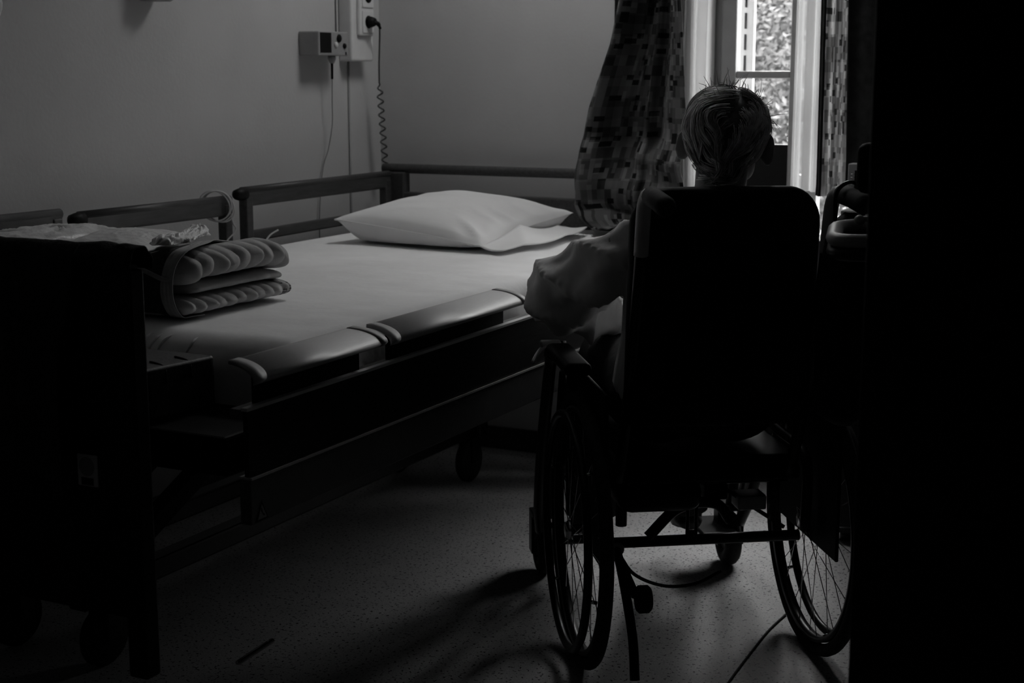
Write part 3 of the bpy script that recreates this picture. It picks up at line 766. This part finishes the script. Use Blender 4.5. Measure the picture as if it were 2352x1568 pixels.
tag(MB().grid(curtain_d, 70, 60).build('curtain', M['lining'], solid=.003), 'dark curtain hanging right of the backlit checked curtain', 'curtain')
# thin sheer strip seen between the checked curtain and the window frame
def sheer_l(u, v):
    z = lerp(2.38, .80, v); return (lerp(-1.70, -1.612, u) + .008*math.sin(v*7), 4.53+.02*math.sin(u*14), z)
tag(MB().grid(sheer_l, 40, 16).build('sheer_curtain', M['sheer']), 'narrow white sheer strip beside the left window reveal', 'curtain')
rodt = MB().tube([(-2.1, 4.43, 2.44), (-.6, 4.43, 2.44)], .014, 10).build('curtain_rod', M['blackm'])
tag(rodt, 'dark curtain rod above the window', 'rod')
# ------------------------------------------------------------------ wheelchair (local axes: x right, y forward, z up)
CH = (-1.089, 3.073, 0.0); CA = math.radians(35)
wc = thing('wheelchair', 'black reclining wheelchair seen from behind, with spoked rear wheels', 'wheelchair', CH, CA)
def wb(mb, name, m, parent=None, **k): return mb.build(name, M[m], parent or wc, world=False, **k)
TR = .2675
for s in (-1, 1):
    cx = s*TR; cz = .305
    tyre = wb(MB().torus((cx, 0, cz), (1, 0, 0), .291, .0145, 72, 12, 1.05), 'wheel', 'rubber')
    b = MB(); b.lathe([(.262, -.010), (.274, -.012), (.274, .012), (.262, .010)], (cx, 0, cz), (1, 0, 0), 64, True)
    wb(b, 'rim', 'blackm', tyre)
    b = MB(); b.lathe([(.0, -.034), (.016, -.034), (.022, -.026), (.022, -.018), (.012, -.016), (.012, .016), (.022, .018), (.022, .026), (.014, .034), (.0, .034)], (cx, 0, cz), (1, 0, 0), 20)
    wb(b, 'hub', 'chrome', tyre)
    hr = wb(MB().torus((cx+s*.032, 0, cz), (1, 0, 0), .258, .0095, 64, 10), 'hand_rim', 'blackm', tyre)
    for k in range(6):
        a = 2*PI*k/6+.3
        wb(MB().tube([(cx+s*.012, .266*math.cos(a), cz+.266*math.sin(a)), (cx+s*.030, .258*math.cos(a), cz+.258*math.sin(a))], .004, 6), 'rim_bracket', 'chrome', hr)
    sp = None
    for k in range(28):
        a = 2*PI*k/28; off = (.55 if k % 4 < 2 else -.55); sd = (.022 if k % 2 else -.022)
        p = (cx+sd, .021*math.cos(a+off*1.6), cz+.021*math.sin(a+off*1.6)); q = (cx+sd*.1, .264*math.cos(a), cz+.264*math.sin(a))
        wb(MB().tube([p, q], .0011, 5), 'spoke', 'chrome', tyre)
# frame
b = MB()
b.tube([(-.235, 0, .270), (.235, 0, .270)], .0125, 12)
fr = wb(b, 'axle_bar', 'blackm')
wb(MB().tube([(-.21, .02, .40), (.21, .02, .402)], .011, 10).tube([(-.21, .30, .41), (.21, .30, .41)], .011, 10), 'cross_tube', 'blackm')
b = MB()
for (z0, z1) in ((.284, .400),):
    x0, x1, sl = -.031, -.004, .0075
    b.box((x0, -.016, z0), (x0+sl, -.008, z1)); b.box((x1-sl, -.016, z0), (x1, -.008, z1))
    b.box((x0, -.016, z0-.012), (x1, -.008, z0+.012)); b.box((x0, -.016, z1-.03), (x1, -.008, z1+.01))
wb(b, 'slotted_plate', 'blackm', bevel=.002, smooth=False)
wb(MB().tube(spline([(-.115, -.005, .282), (-.06, .0, .335), (-.02, .0, .352), (.02, .0, .355), (.05, .0, .345), (.075, .0, .31)]), .0125, 10), 'linkage', 'blackm')
wb(MB().box((-.19, -.05, .345), (.00, .22, .42)), 'seat_tilt_housing', 'blackm', bevel=.03, seg=3)
for s in (-1, 1):
    wb(MB().tube(spline([(s*.228, -.06, .30), (s*.228, -.05, .46), (s*.215, .1, .49), (s*.22, .34, .49), (s*.225, .42, .44), (s*.225, .46, .30)]), .012, 10), 'side_frame', 'blackm')
    # back cane with push handle
    cane = spline([(s*.19-.012, -.09, .44), (s*.19-.012, -.17, .62), (s*.19-.012, -.245, .86), (s*.19-.012, -.275, .98)], 6)
    cn = wb(MB().tube(cane, .0125, 12), 'back_cane', 'blackm')
    bend = spline([(s*.19-.012, -.268, .945), (s*.19-.012, -.278, 1.0), (s*.19-.012, -.290, 1.045), (s*.19-.012, -.315, 1.066), (s*.19-.012, -.345, 1.068)], 6)
    hb_ = wb(MB().tube(bend, .0145, 14), 'push_handle', 'tubegrey', cn)
    gr = MB(); gp = [(s*.19-.012, -.342, 1.068), (s*.19-.012, -.350, 1.068), (s*.19-.012, -.40, 1.064), (s*.19-.012, -.46, 1.058), (s*.19-.012, -.475, 1.056)]
    gr.tube(gp, [.0165, .020, .019, .020, .015], 14); wb(gr, 'grip', 'rubber', hb_)
    # arm rest
    ar = wb(MB().box((s*.285-.03, -.06, .660), (s*.285+.03, .20, .690)), 'armrest', 'black', bevel=.013, seg=3)
    wb(MB().tube([(s*.262, .15, .67), (s*.255, .15, .45)], .011, 8), 'post', 'blackm', ar)
    wb(MB().box((s*.252-.004, -.20, .27), (s*.252+.004, .25, .65)), 'side_guard', 'black', ar, bevel=.003, smooth=False)
    # leg rest hanger and foot plate
    lh = wb(MB().tube(spline([(s*.285, .252, .655), (s*.285, .29, .635), (s*.285, .40, .42), (s*.278, .50, .22), (s*.265, .55, .13)]), [.019]*8+[.015]*25, 10), 'legrest', 'blackm')
    wb(MB().tube([(s*.253, .30, .60), (s*.25, .40, .36), (s*.25, .52, .18)], .011, 8), 'strut', 'blackm', lh)
    wb(MB().box((s*.292-.026, .235, .670), (s*.292+.022, .262, .686)), 'clamp', 'midplastic', lh, bevel=.005)
    tg = MB().grid(lambda u, v: (s*(.306+.032*v), .225+.028*u, .676-.012*v-.030*v*v), 4, 8, False)
    wb(tg, 'release_tongue', 'plastic', lh, solid=.003)
    wb(MB().box((s*.25-.10*(s > 0)-.0*(s < 0), .50, .105), (s*.25+.10*(s < 0), .66, .12)), 'foot_plate', 'blackm', lh, bevel=.006, smooth=False)
    # front castor
    cw = wb(MB().torus((s*.25, .60, .075), (1, 0, 0), .052, .023, 32, 12, 1.0), 'castor', 'rubber')
    wb(MB().lathe([(.0, -.012), (.034, -.012), (.034, .012), (.0, .012)], (s*.25, .60, .075), (1, 0, 0), 20), 'castor_hub', 'blackm', cw)
    b = MB(); b.box((s*.25-.036, .575, .06), (s*.25-.028, .62, .165)); b.box((s*.25+.028, .575, .06), (s*.25+.036, .62, .165)); b.box((s*.25-.036, .55, .16), (s*.25+.036, .62, .175))
    b.tube([(s*.25, .575, .17), (s*.25, .565, .26)], .016, 10); b.tube([(s*.25, .565, .25), (s*.228, .45, .31)], .015, 8)
    wb(b, 'fork', 'blackm', cw, bevel=.003)
    # anti tipper on the left side
    if s < 0:
        at = wb(MB().tube(spline([(s*.19, -.01, .265), (s*.19, -.08, .23), (s*.185, -.17, .12), (s*.185, -.20, .03)]), .011, 8), 'anti_tipper', 'blackm')
        wb(MB().lathe([(.0, -.016), (.024, -.016), (.030, -.010), (.030, .010), (.024, .016), (.0, .016)], (s*.160, -.16, .195), (1, 0, 0), 20), 'tipper_wheel', 'rubber', at)
        wb(MB().tube([(s*.19, -.03, .255), (s*.175, -.15, .20)], .010, 8), 'tipper_arm', 'blackm', at)
    # parking brake
    bk = wb(MB().tube([(s*.245, .16, .49), (s*.25, .27, .54), (s*.255, .31, .64)], .007, 8), 'brake_lever', 'blackm')
    wb(MB().tube([(s*.255, .305, .625), (s*.256, .318, .67)], .012, 8), 'knob', 'darkplastic', bk)
    wb(MB().tube([(s*.175, .0, .31), (s*.175, .0, .47)], .013, 8), 'seat_post', 'blackm')
wb(MB().torus((-.188, -.022, .262), (0, 1, 0), .010, .006, 20, 8), 'grommet', 'midplastic')
wb(MB().tube(spline([(-.188, -.025, .258), (-.15, -.03, .205), (-.08, -.03, .175), (-.01, -.03, .178), (.05, -.02, .20)]), .004, 8), 'brake_cable', 'rubber')
wb(MB().box((.09, -.01, .335), (.155, .05, .368)), 'clamp_block', 'midplastic', bevel=.004, smooth=False)
# centre castor-like support seen between the wheels
b = MB().box((.02, .02, .352), (.075, .10, .41))
wb(b, 'tilt_actuator', 'blackm', bevel=.006)
b = MB().tube([(.05, .02, .39), (.20, .0, .29)], .005, 6); wb(b, 'strut', 'blackm')
# seat and back
wb(MB().box((-.205, -.07, .455), (.205, .37, .478)), 'seat_cushion', 'black', bevel=.03, seg=4)
wb(MB().box((-.20, -.09, .425), (.205, .36, .46)), 'seat_base', 'black', bevel=.01, seg=2)
def back_outline(hw, z0, z1, rt, rb_, n=8):
    P = []
    for (cx_, cz_, a0) in ((hw-rt, z1-rt, 0), (-hw+rt, z1-rt, PI/2)):
        for i in range(n+1):
            a = a0 + i/n*PI/2; P.append((cx_+rt*math.cos(a), cz_+rt*math.sin(a)))
    for (cx_, cz_, a0) in ((-hw+rb_, z0+rb_, PI), (hw-rb_, z0+rb_, 1.5*PI)):
        for i in range(n+1):
            a = a0 + i/n*PI/2; P.append((cx_+rb_*math.cos(a), cz_+rb_*math.sin(a)))
    return P
def back_shell(hw, z0, z1, ya, yb, name, m, parent=None):
    b = MB(); R = []
    for (dy, sh) in ((0, .018), (.006, .006), (.02, 0), (yb-ya-.02, 0), (yb-ya-.006, .006), (yb-ya, .018)):
        ring = []
        for (x, z) in back_outline(hw-sh, z0+sh, z1-sh, .07, .03):
            rec = -.20 + .20*(1.075-z)*.40     # leans back towards the top
            bow = .018*(x/hw)**2
            ring.append((x-.014, rec+ya+dy+bow, z + .012*(1-(x/hw)**2)*smoothstep(.9, 1.07, z)))
        R.append(ring)
    b.rings(R); return wb(b, name, m, parent)
bs = back_shell(.197, .575, 1.068, -.055, .0, 'backrest', 'black')
b = MB(); b.tube([(-.205, -.165, .66), (-.205, -.165, .61), (-.195, -.155, .592), (-.15, -.15, .588)], .004, 6); wb(b, 'edge_trim', 'midplastic', bs)

# bundle hanging on the right push handle
def bundle():
    b = MB(); R = []
    for (z, hx, hy) in [(.62, .02, .02), (.64, .055, .045), (.72, .062, .055), (.85, .06, .055), (.93, .055, .05), (.99, .045, .042), (1.02, .03, .03), (1.036, .012, .014)]:
        R.append([(.182+hx*math.cos(2*PI*k/28)*(1+.12*nz(math.cos(2*PI*k/28)*1.6, math.sin(2*PI*k/28)*1.6, z*7)), -.385+hy*math.sin(2*PI*k/28)*(1+.12*nz(math.cos(2*PI*k/28)*1.6, 4, z*7)), z) for k in range(28)])
    b.rings(R); return b
bd = thing('hanging_bag', 'black bag hanging at the right push handle of the wheelchair', 'bag', CH, CA)
bundle().build('bag_body', M['black'], bd, world=False)
b = MB(); b.tube(spline([(.150, -.385, 1.02), (.152, -.385, 1.075), (.178, -.387, 1.094), (.204, -.385, 1.075), (.206, -.385, 1.02)]), .004, 6); b.build('strap', M['blackm'], bd, world=False)

# ------------------------------------------------------------------ person
pn_ = thing('person', 'grey-haired person in a pale shirt sitting in the wheelchair, facing the window', 'person', CH, CA)
HC = Vector((.034, -.035, 1.156)); HR = Matrix.Rotation(math.radians(-24), 3, 'Z') @ Matrix.Rotation(math.radians(-7), 3, 'X') @ Matrix.Rotation(math.radians(3), 3, 'Y')
def hp(x, y, z): return HC + HR @ Vector((x, y, z))
b = MB()
# skull, face, jaw
b.ell(HC + HR@Vector((0, -.012, .028)), .074, .094, .082, 28, 18, HR)
b.ell(hp(0, .030, -.012), .060, .062, .085, 24, 16, HR)
b.ell(hp(0, .045, -.070), .043, .040, .034, 18, 12, HR)      # chin and jaw
b.ell(hp(.040, .02, -.045), .022, .045, .035, 14, 10, HR); b.ell(hp(-.040, .02, -.045), .022, .045, .035, 14, 10, HR)
b.ell(hp(0, .076, .018), .045, .014, .010, 14, 8, HR)         # brow
b.tube([hp(0, .088, .012), hp(0, .104, -.016), hp(0, .108, -.028)], [.007, .011, .013], 10)   # nose
b.ell(hp(.011, .098, -.030), .007, .009, .007, 10, 8, HR); b.ell(hp(-.011, .098, -.030), .007, .009, .007, 10, 8, HR)
b.ell(hp(0, .086, -.051), .022, .009, .005, 14, 8, HR); b.ell(hp(0, .084, -.060), .019, .010, .006, 14, 8, HR)   # lips
for s in (-1, 1):
    b.ell(hp(s*.030, .079, .0), .013, .011, .010, 12, 8, HR)  # eyes
    # ear: a standing oval shell with a rim
    EM = HR @ Matrix.Rotation(s*math.radians(38), 3, 'Z') @ Matrix.Rotation(math.radians(-10), 3, 'X')
    b.ell(hp(s*.089, -.006, -.012), .0085, .023, .037, 18, 12, EM)
    b.ell(hp(s*.077, .004, -.016), .010, .012, .020, 12, 10, EM)
# neck
b.tube([hp(0, -.022, -.03), Vector((.016, -.055, 1.055)), Vector((.0, -.07, .985))], [.056, .054, .066], 20)
# trunk
R = []
for (z, y, hx, hy) in [(.555, .02, .17, .13), (.62, .01, .168, .125), (.72, -.025, .155, .115), (.82, -.038, .162, .110), (.91, -.058, .164, .102), (.965, -.068, .155, .088), (1.005, -.066, .100, .066)]:
    R.append([(hx*math.copysign(abs(math.cos(2*PI*k/28))**.85, math.cos(2*PI*k/28))-.008, y+hy*math.copysign(abs(math.sin(2*PI*k/28))**.85, math.sin(2*PI*k/28)), z) for k in range(28)])
b.rings(R)
ARM = {}
for s in (-1, 1):
    sh = Vector((s*.172-.008, -.045, .928)); el = Vector((-.298, .235, .800)) if s < 0 else Vector((.285, .20, .775))
    wr = Vector((-.085, .395, .700)) if s < 0 else Vector((.095, .385, .715))
    ARM[s] = (sh, el, wr)
    b.tube([sh-Vector((s*.05, 0, -.01)), sh, sh.lerp(el, .5), el], [.055, .056, .046, .040], 16)
    b.tube([el, el.lerp(wr, .35), wr], [.041, .039, .027], 16)
    d = (wr-el).normalized()
    hand = wr + d*.045 + Vector((0, 0, -.008))
    side = Vector((0, 0, 1)).cross(d).normalized()
    PM = Matrix((side, d, Vector((0, 0, 1)))).transposed()
    b.ell(hand, .041, .050, .015, 16, 10, PM, .8)
    for f_, (o, L) in enumerate(((-.029, .066), (-.010, .078), (.010, .074), (.028, .058))):
        p0 = hand + side*o + d*.036; p1 = p0 + d*L*.5 + Vector((0, 0, .004)); p2 = p1 + d*L*.3 + Vector((0, 0, -.016)); p3 = p2 + d*L*.14 + Vector((0, 0, -.016))
        b.tube([p0, p1, p2, p3], [.0095, .009, .0082, .006], 10)
    t0 = hand + side*(.034 if s < 0 else -.034) - d*.016
    sg = 1 if s < 0 else -1
    b.tube([t0, t0+side*sg*.022+d*.022, t0+side*sg*.028+d*.052-Vector((0, 0, .008))], [.0125, .0105, .007], 10)
LEG = {}
for s in (-1, 1):
    hip = Vector((s*.09-.005, .04, .600)); kn = Vector((s*.115, .475, .600)); an = Vector((s*.12, .555, .185))
    LEG[s] = (hip, kn, an)
    b.tube([hip-Vector((0, .05, 0)), hip, hip.lerp(kn, .5), kn], [.085, .088, .075, .058], 18)
    b.tube([kn, kn.lerp(an, .3), kn.lerp(an, .7), an], [.057, .058, .045, .036], 18)
    b.tube([an, an+Vector((0, .02, -.03)), an+Vector((s*.015, .14, -.038))], [.036, .036, .026], 12)
body = b.build('body', M['skin'], pn_, world=False)
remesh(body, .0048, 3)

# shirt: trunk, sleeves with slack folds, collar
b = MB(); R = []
for (z, y, hx, hy) in [(.60, .025, .185, .140), (.66, .012, .18, .134), (.74, -.014, .172, .126), (.82, -.038, .175, .122), (.90, -.058, .176, .112), (.955, -.068, .17, .098), (.995, -.068, .125, .080), (1.018, -.066, .080, .070), (1.030, -.064, .068, .064)]:
    R.append([(hx*math.copysign(abs(math.cos(2*PI*k/36))**.85, math.cos(2*PI*k/36))-.008+.004*nz(k*.4, z*12), y+hy*math.copysign(abs(math.sin(2*PI*k/36))**.85, math.sin(2*PI*k/36)), z) for k in range(36)])
b.rings(R)
def sleeve(path, rad, fold, seed, n=40, flat=1.0, low=1.18):
    P = spline(path, 10); m = len(P); Rr = []
    for i, c in enumerate(P):
        t = i/(m-1)
        T = (P[min(i+1, m-1)]-P[max(i-1, 0)]).normalized(); u = Vector((0, 0, 1)); u = (u-T*u.dot(T)).normalized(); w = T.cross(u)
        r = interp(rad, t); ring = []; fo = fold*(.35+.65*smoothstep(.15, .5, t))
        for k in range(n):
            a = 2*PI*k/n
            q = a*1.0 + t*4.2
            f = fo*((1-abs(math.sin(q*1.5+seed+3*t+.8*nz(math.cos(a), math.sin(a), t*3+seed))))**1.4*1.5 - .45 + 1.1*nz(math.cos(a)*1.5+seed, math.sin(a)*1.5, t*5.5))
            rr = r*(1+f); ring.append(c + w*math.cos(a)*rr + u*math.sin(a)*rr*(flat if math.sin(a) > 0 else lerp(1.05, low, smoothstep(.1, .4, t)*(1-.55*smoothstep(.7, 1, t)))))
        Rr.append(ring)
    return Rr
for s in (-1, 1):
    sh, el, wr = ARM[s]
    pth = [sh-Vector((s*.07, 0, -.012)), sh+Vector((s*.006, 0, 0)), sh.lerp(el, .5)+Vector((s*.006, -.004, -.004)), el+Vector((s*.012, -.005, -.006))]
    b.rings(sleeve(pth, [(0, .054), (.3, .056), (.6, .064), (.85, .072), (1, .058)], .24, 2.3+s, low=1.2))
    b.rings(sleeve([el+Vector((s*.01, -.01, -.004)), el.lerp(wr, .3), el.lerp(wr, .65), wr.lerp(el, .08)], [(0, .060), (.2, .072), (.5, .062), (.85, .046), (1, .040)], .28, 4.0+s, low=1.12))
shirt = b.build('shirt', M['shirt'], pn_, world=False); remesh(shirt, .0045, 1)
cr = MB(); Rr = []
for i in range(41):
    a = 2*PI*i/40; hgt = .034*(.7+.3*math.cos(a)); 
    Rr.append(((.072*math.cos(a-PI/2)-.006), -.066+.068*math.sin(a-PI/2), 1.018, hgt))
def col_fn(u, v):
    i = u*40; k = min(39, int(i)); q = i-k; A_, B_ = Rr[k], Rr[k+1]
    x, y, z, h = [lerp(A_[j], B_[j], q) for j in range(4)]
    return (-.0+x*(1.0-.10*v), -.066+(y+.066)*(1-.10*v)+.0, z+h*v)
wb(cr.grid(col_fn, 60, 6, False), 'collar', 'shirt', shirt, solid=.004)
# trousers and shoes
b = MB()
b.ell((-.005, .03, .60), .195, .155, .095, 28, 14)
for s in (-1, 1):
    hip, kn, an = LEG[s]
    b.rings(sleeve([hip-Vector((0, .06, 0)), hip, hip.lerp(kn, .5), kn+Vector((0, .012, .004))], [(0, .098), (.4, .098), (.8, .080), (1, .070)], .05, 2+s))
    b.rings(sleeve([kn+Vector((0, -.005, .01)), kn.lerp(an, .3), kn.lerp(an, .7), an+Vector((0, 0, -.005))], [(0, .068), (.3, .072), (.7, .066), (1, .062)], .06, 5+s))
tr_ = b.build('trousers', M['trouser'], pn_, world=False); remesh(tr_, .008, 3)
for s in (-1, 1):
    an = LEG[s][2]; b = MB()
    b.tube([an+Vector((0, -.055, -.038)), an+Vector((0, -.03, -.036)), an+Vector((s*.006, .06, -.036)), an+Vector((s*.014, .15, -.04)), an+Vector((s*.018, .20, -.044))], [.026, .037, .037, .038, .018], 16, flat=.62)
    b.tube([an+Vector((0, -.005, -.05)), an+Vector((0, -.008, .0))], [.040, .042], 14)
    wb(b, 'shoe', 'shoe', pn_)

# hair: a full cap and combed locks sweeping back from the crown to the left and down
def scalp(th, ph, lift=0.0):
    """th: angle from the top, ph: around; an ellipsoid that runs on into the nape"""
    if th <= 1.95: f, z = math.sin(th), math.cos(th)*.086
    else: f, z = lerp(.929, .70, min(1, (th-1.95)/.9)), math.cos(1.95)*.086-(th-1.95)*.088
    return hp((.082+lift)*f*math.cos(ph), -.014+(.100+lift)*f*math.sin(ph), .022+z+lift*max(0, math.cos(th)))
def hair_edge(ph):
    # how far down the hair grows, by direction (ph = -90deg is the back)
    return interp([(-1, 2.95), (-.75, 2.85), (-.4, 2.35), (-.16, 1.80), (.02, 1.48), (.15, 1.66), (.4, 1.40), (.75, .95), (1, .85)], math.sin(ph))
cap = MB()
def cap_fn(u, v):
    ph = u*2*PI; th = .001+v*hair_edge(ph)
    r = .005*nz(math.cos(ph)*3, math.sin(ph)*3, th*3) + .002*math.sin(ph*17+th*6) - .008*smoothstep(.85, 1.0, v)
    return scalp(th, ph, r)
hr_ = cap.grid(cap_fn, 140, 60, False).build('hair', M['hair'], pn_, world=False)
rnd = random.Random(11)
def flow(p, jit):
    hi = smoothstep(-.25, .8, p.z)
    left = 1 if p.x < .25 else -1
    fl = Vector((-1.3*hi*left + jit*.5 + (.30*(1-hi) if p.x < 0 else -.30*(1-hi)), -.8*smoothstep(-.6, .5, p.y) - .1, -1.05*(1-.80*hi)+jit*.25))
    fl += p.cross(fl)*(1.3*nz(p.x*2.1, p.y*2.1, p.z*2.1))
    return fl - p*fl.dot(p)
def lock(loc, L, lift, curl, steps=11):
    pts = []; jit = rnd.gauss(0, .25)
    for k in range(steps):
        t = k/(steps-1); th = math.acos(max(-1, min(1, loc.z))); ph = math.atan2(loc.y, loc.x)
        if k > 2 and th > hair_edge(ph)+.12: break
        pts.append((th, ph, .002 + lift*math.sin(PI*min(1, .15+.85*t)) + curl*t*t))
        fl = flow(loc, jit)
        if fl.length < 1e-4: break
        loc = (loc + fl.normalized()*(L/steps/.09)).normalized()
    return pts
palebuf, midbuf = MB(), MB()
for c in range(430):
    ph = rnd.uniform(0, 2*PI); z = rnd.uniform(-.97, 1); th0 = math.acos(z)
    if th0 > hair_edge(ph)*.97: continue
    loc = Vector((math.sin(th0)*math.cos(ph), math.sin(th0)*math.sin(ph), z))
    L = rnd.uniform(.05, .12); lift = rnd.uniform(.002, .010); curl = rnd.choice((0, 0, .002, .006))
    gd = lock(loc, L, lift, curl)
    if len(gd) < 5: continue
    buf = palebuf if rnd.random() < .68 else midbuf
    for h_ in range(9):
        dth, dph, dl = rnd.gauss(0, .05), rnd.gauss(0, .06)/max(.35, math.sin(gd[0][0])), rnd.uniform(-.002, .003)
        m = len(gd); r0 = rnd.uniform(.0007, .0014)
        pts = [scalp(max(.01, th+dth*(1-.7*i/m)), p_+dph*(1-.7*i/m), lf+dl*(1-.5*i/m)) for i, (th, p_, lf) in enumerate(gd)]
        buf.tube(pts, [r0*(1 if i < m-2 else (.7 if i == m-2 else .25)) for i in range(m)], 4)
wb(palebuf, 'pale_locks', 'hairpale', hr_); wb(midbuf, 'dark_locks', 'hairmid', hr_)
b = MB()
for i in range(90):   # stray hairs standing off the right side and the crown
    side = rnd.random() < .6
    ph = rnd.uniform(-.9, .5) if side else rnd.uniform(0, 2*PI); th0 = rnd.uniform(.5, 1.5) if side else rnd.uniform(0, .9)
    p0 = scalp(th0, ph, .004); nrm = (scalp(th0, ph, .1)-p0).normalized(); dn = HR @ Vector((rnd.gauss(0, .4), rnd.gauss(-.3, .4), rnd.gauss(-.4 if side else .1, .5)))
    L = rnd.uniform(.012, .034)
    b.tube([p0, p0+nrm*L*.5+dn*L*.4, p0+nrm*L*.8+dn*L*1.1], [.0008, .0007, .0003], 4)
wb(b, 'stray_hair', 'hairmid', hr_)

# ------------------------------------------------------------------ right side of the room
wk = thing('walking_frame', 'dark walking frame with a pale rounded tray rim, beside the black wardrobe', 'walking frame', (-.45, 2.66, 0))
C4 = [Vector((-.695, 2.665, 1.03)), Vector((-.635, 2.42, 1.028)), Vector((-.36, 2.555, 1.034)), Vector((-.42, 2.80, 1.036))]
U = []
for i in range(4):
    p, c, q = C4[i-1], C4[i], C4[(i+1) % 4]; rr = .06
    a0, a1 = c+(p-c).normalized()*rr, c+(q-c).normalized()*rr
    for k in range(7):
        t = k/6; U.append((1-t)**2*a0 + 2*t*(1-t)*c + t*t*a1)
MB().tube(U, .0145, 12, True, flat=.8).build('tray_rim', M['midplastic'], wk)
MB().tube([Vector(p)-Vector((0, 0, .022)) for p in U], .013, 10, True, flat=.9).build('tray_edge', M['blackm'], wk)
b = MB(); o_ = [Vector(p)-Vector((0, 0, .014)) for p in U]; b.outline(o_, (0, 0, -.02), (0, 0, -.012)); b.build('tray', M['black'], wk, smooth=False)
MB().box((-.622, 2.485, 1.102), (-.36, 2.53, 1.186)).build('back_pad', M['black'], wk, bevel=.016, seg=3)
MB().tube([(-.44, 2.545, 1.14), (-.44, 2.60, .95), (-.44, 2.62, .12)], .016, 10).build('post', M['blackm'], wk)
MB().ell((-.632, 2.575, 1.05), .010, .010, .009, 14, 10).build('knob', M['midplastic'], wk)
b = MB(); b.tube([(-.632, 2.575, 1.052), (-.53, 2.63, 1.056)], .005, 8); b.build('lever', M['midplastic'], wk)
for (x, y) in ((-.44, 2.30), (-.44, 2.92)):
    MB().bar((-.44, 2.62, .12), (x, y, .11), .035, .03).build('leg', M['blackm'], wk, smooth=False, bevel=.004)
    MB().torus((x, y, .0455), (1, 0, 0), .032, .013, 28, 10).build('wheel', M['rubber'], wk)
    MB().tube([(x, y, .04), (x, y, .12)], .012, 8).build('fork', M['blackm'], wk)

cbn = thing('shading_cabinet', 'dark low cabinet with a raised top, added behind the wheelchair to shade the floor', 'cabinet', (-.80, 4.2, 0))  # added to block window light and darken the floor by the right wheel
MB().box((-1.03, 4.02, .03), (-.56, 4.40, .56)).build('body', M['wood'], cbn, smooth=False, bevel=.004)
MB().box((-1.045, 4.04, .912), (-.56, 4.40, .93)).build('top', M['midplastic'], cbn, smooth=False, bevel=.004)
MB().box((-.965, 4.05, .56), (-.56, 4.39, .912)).build('shade_block', M['wood'], cbn, smooth=False, bevel=.003)  # hidden filler block, added to keep window light off the floor
do = MB().box((-1.02, 4.006, .06), (-.57, 4.02, .54)).build('door', M['wood'], cbn, smooth=False, bevel=.003)
MB().tube([(-.99, 4.008, .48), (-.99, 3.99, .48), (-.99, 3.99, .36), (-.99, 4.008, .36)], .006, 8).build('handle', M['blackm'], do)
for x in (-1.0, -.60):
    for y in (4.06, 4.36): MB().tube([(x, y, .0), (x, y, .03)], .016, 10).build('foot', M['darkplastic'], cbn)
ra = thing('desk_calendar', 'dark desk calendar with a pale edge standing on the dark cabinet', 'calendar', (-1.0, 4.19, .93))
MB().box((-1.062, 4.17, .9305), (-.93, 4.215, 1.048)).build('block', M['midplastic'], ra, smooth=False, bevel=.003)
MB().box((-1.042, 4.1675, .938), (-.932, 4.1698, 1.03)).build('page', M['darkplastic'], ra, smooth=False)
for k in range(9):
    MB().torus((-1.048, 4.169, .944+k*.0095), (0, 0, 1), .005, .0012, 14, 6).build('ring', M['chrome'], ra)
for k in range(3):
    MB().box((-1.03, 4.1668, .955+k*.016), (-.95, 4.1675, .958+k*.016)).build('line_mark', M['midplastic'], ra, smooth=False)

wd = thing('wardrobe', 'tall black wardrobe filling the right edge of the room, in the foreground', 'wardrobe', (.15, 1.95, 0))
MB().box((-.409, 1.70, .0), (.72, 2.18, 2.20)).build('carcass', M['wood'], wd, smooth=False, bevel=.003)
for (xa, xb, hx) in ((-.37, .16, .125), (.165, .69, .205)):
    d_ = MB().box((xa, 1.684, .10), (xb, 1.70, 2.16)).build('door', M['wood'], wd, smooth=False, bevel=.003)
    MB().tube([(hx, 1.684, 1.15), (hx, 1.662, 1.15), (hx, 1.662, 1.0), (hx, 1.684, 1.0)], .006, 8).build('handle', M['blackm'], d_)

# ceiling luminaire over the bed head (above the picture)
lt = thing('ceiling_light', 'square ceiling light panel over the head of the bed', 'lamp', (-1.90, 4.12, ZC))
MB().box((-2.10, 3.92, ZC-.05), (-1.70, 4.32, ZC-.001)).build('housing', M['plastic'], lt, smooth=False, bevel=.005)
k_ = NT('lamp_diffuser'); k_.b.inputs['Emission Color'].default_value = g(1); k_.b.inputs['Emission Strength'].default_value = 14.5
MB().box((-2.085, 3.935, ZC-.058), (-1.715, 4.305, ZC-.049)).build('diffuser', k_.m, lt, smooth=False)
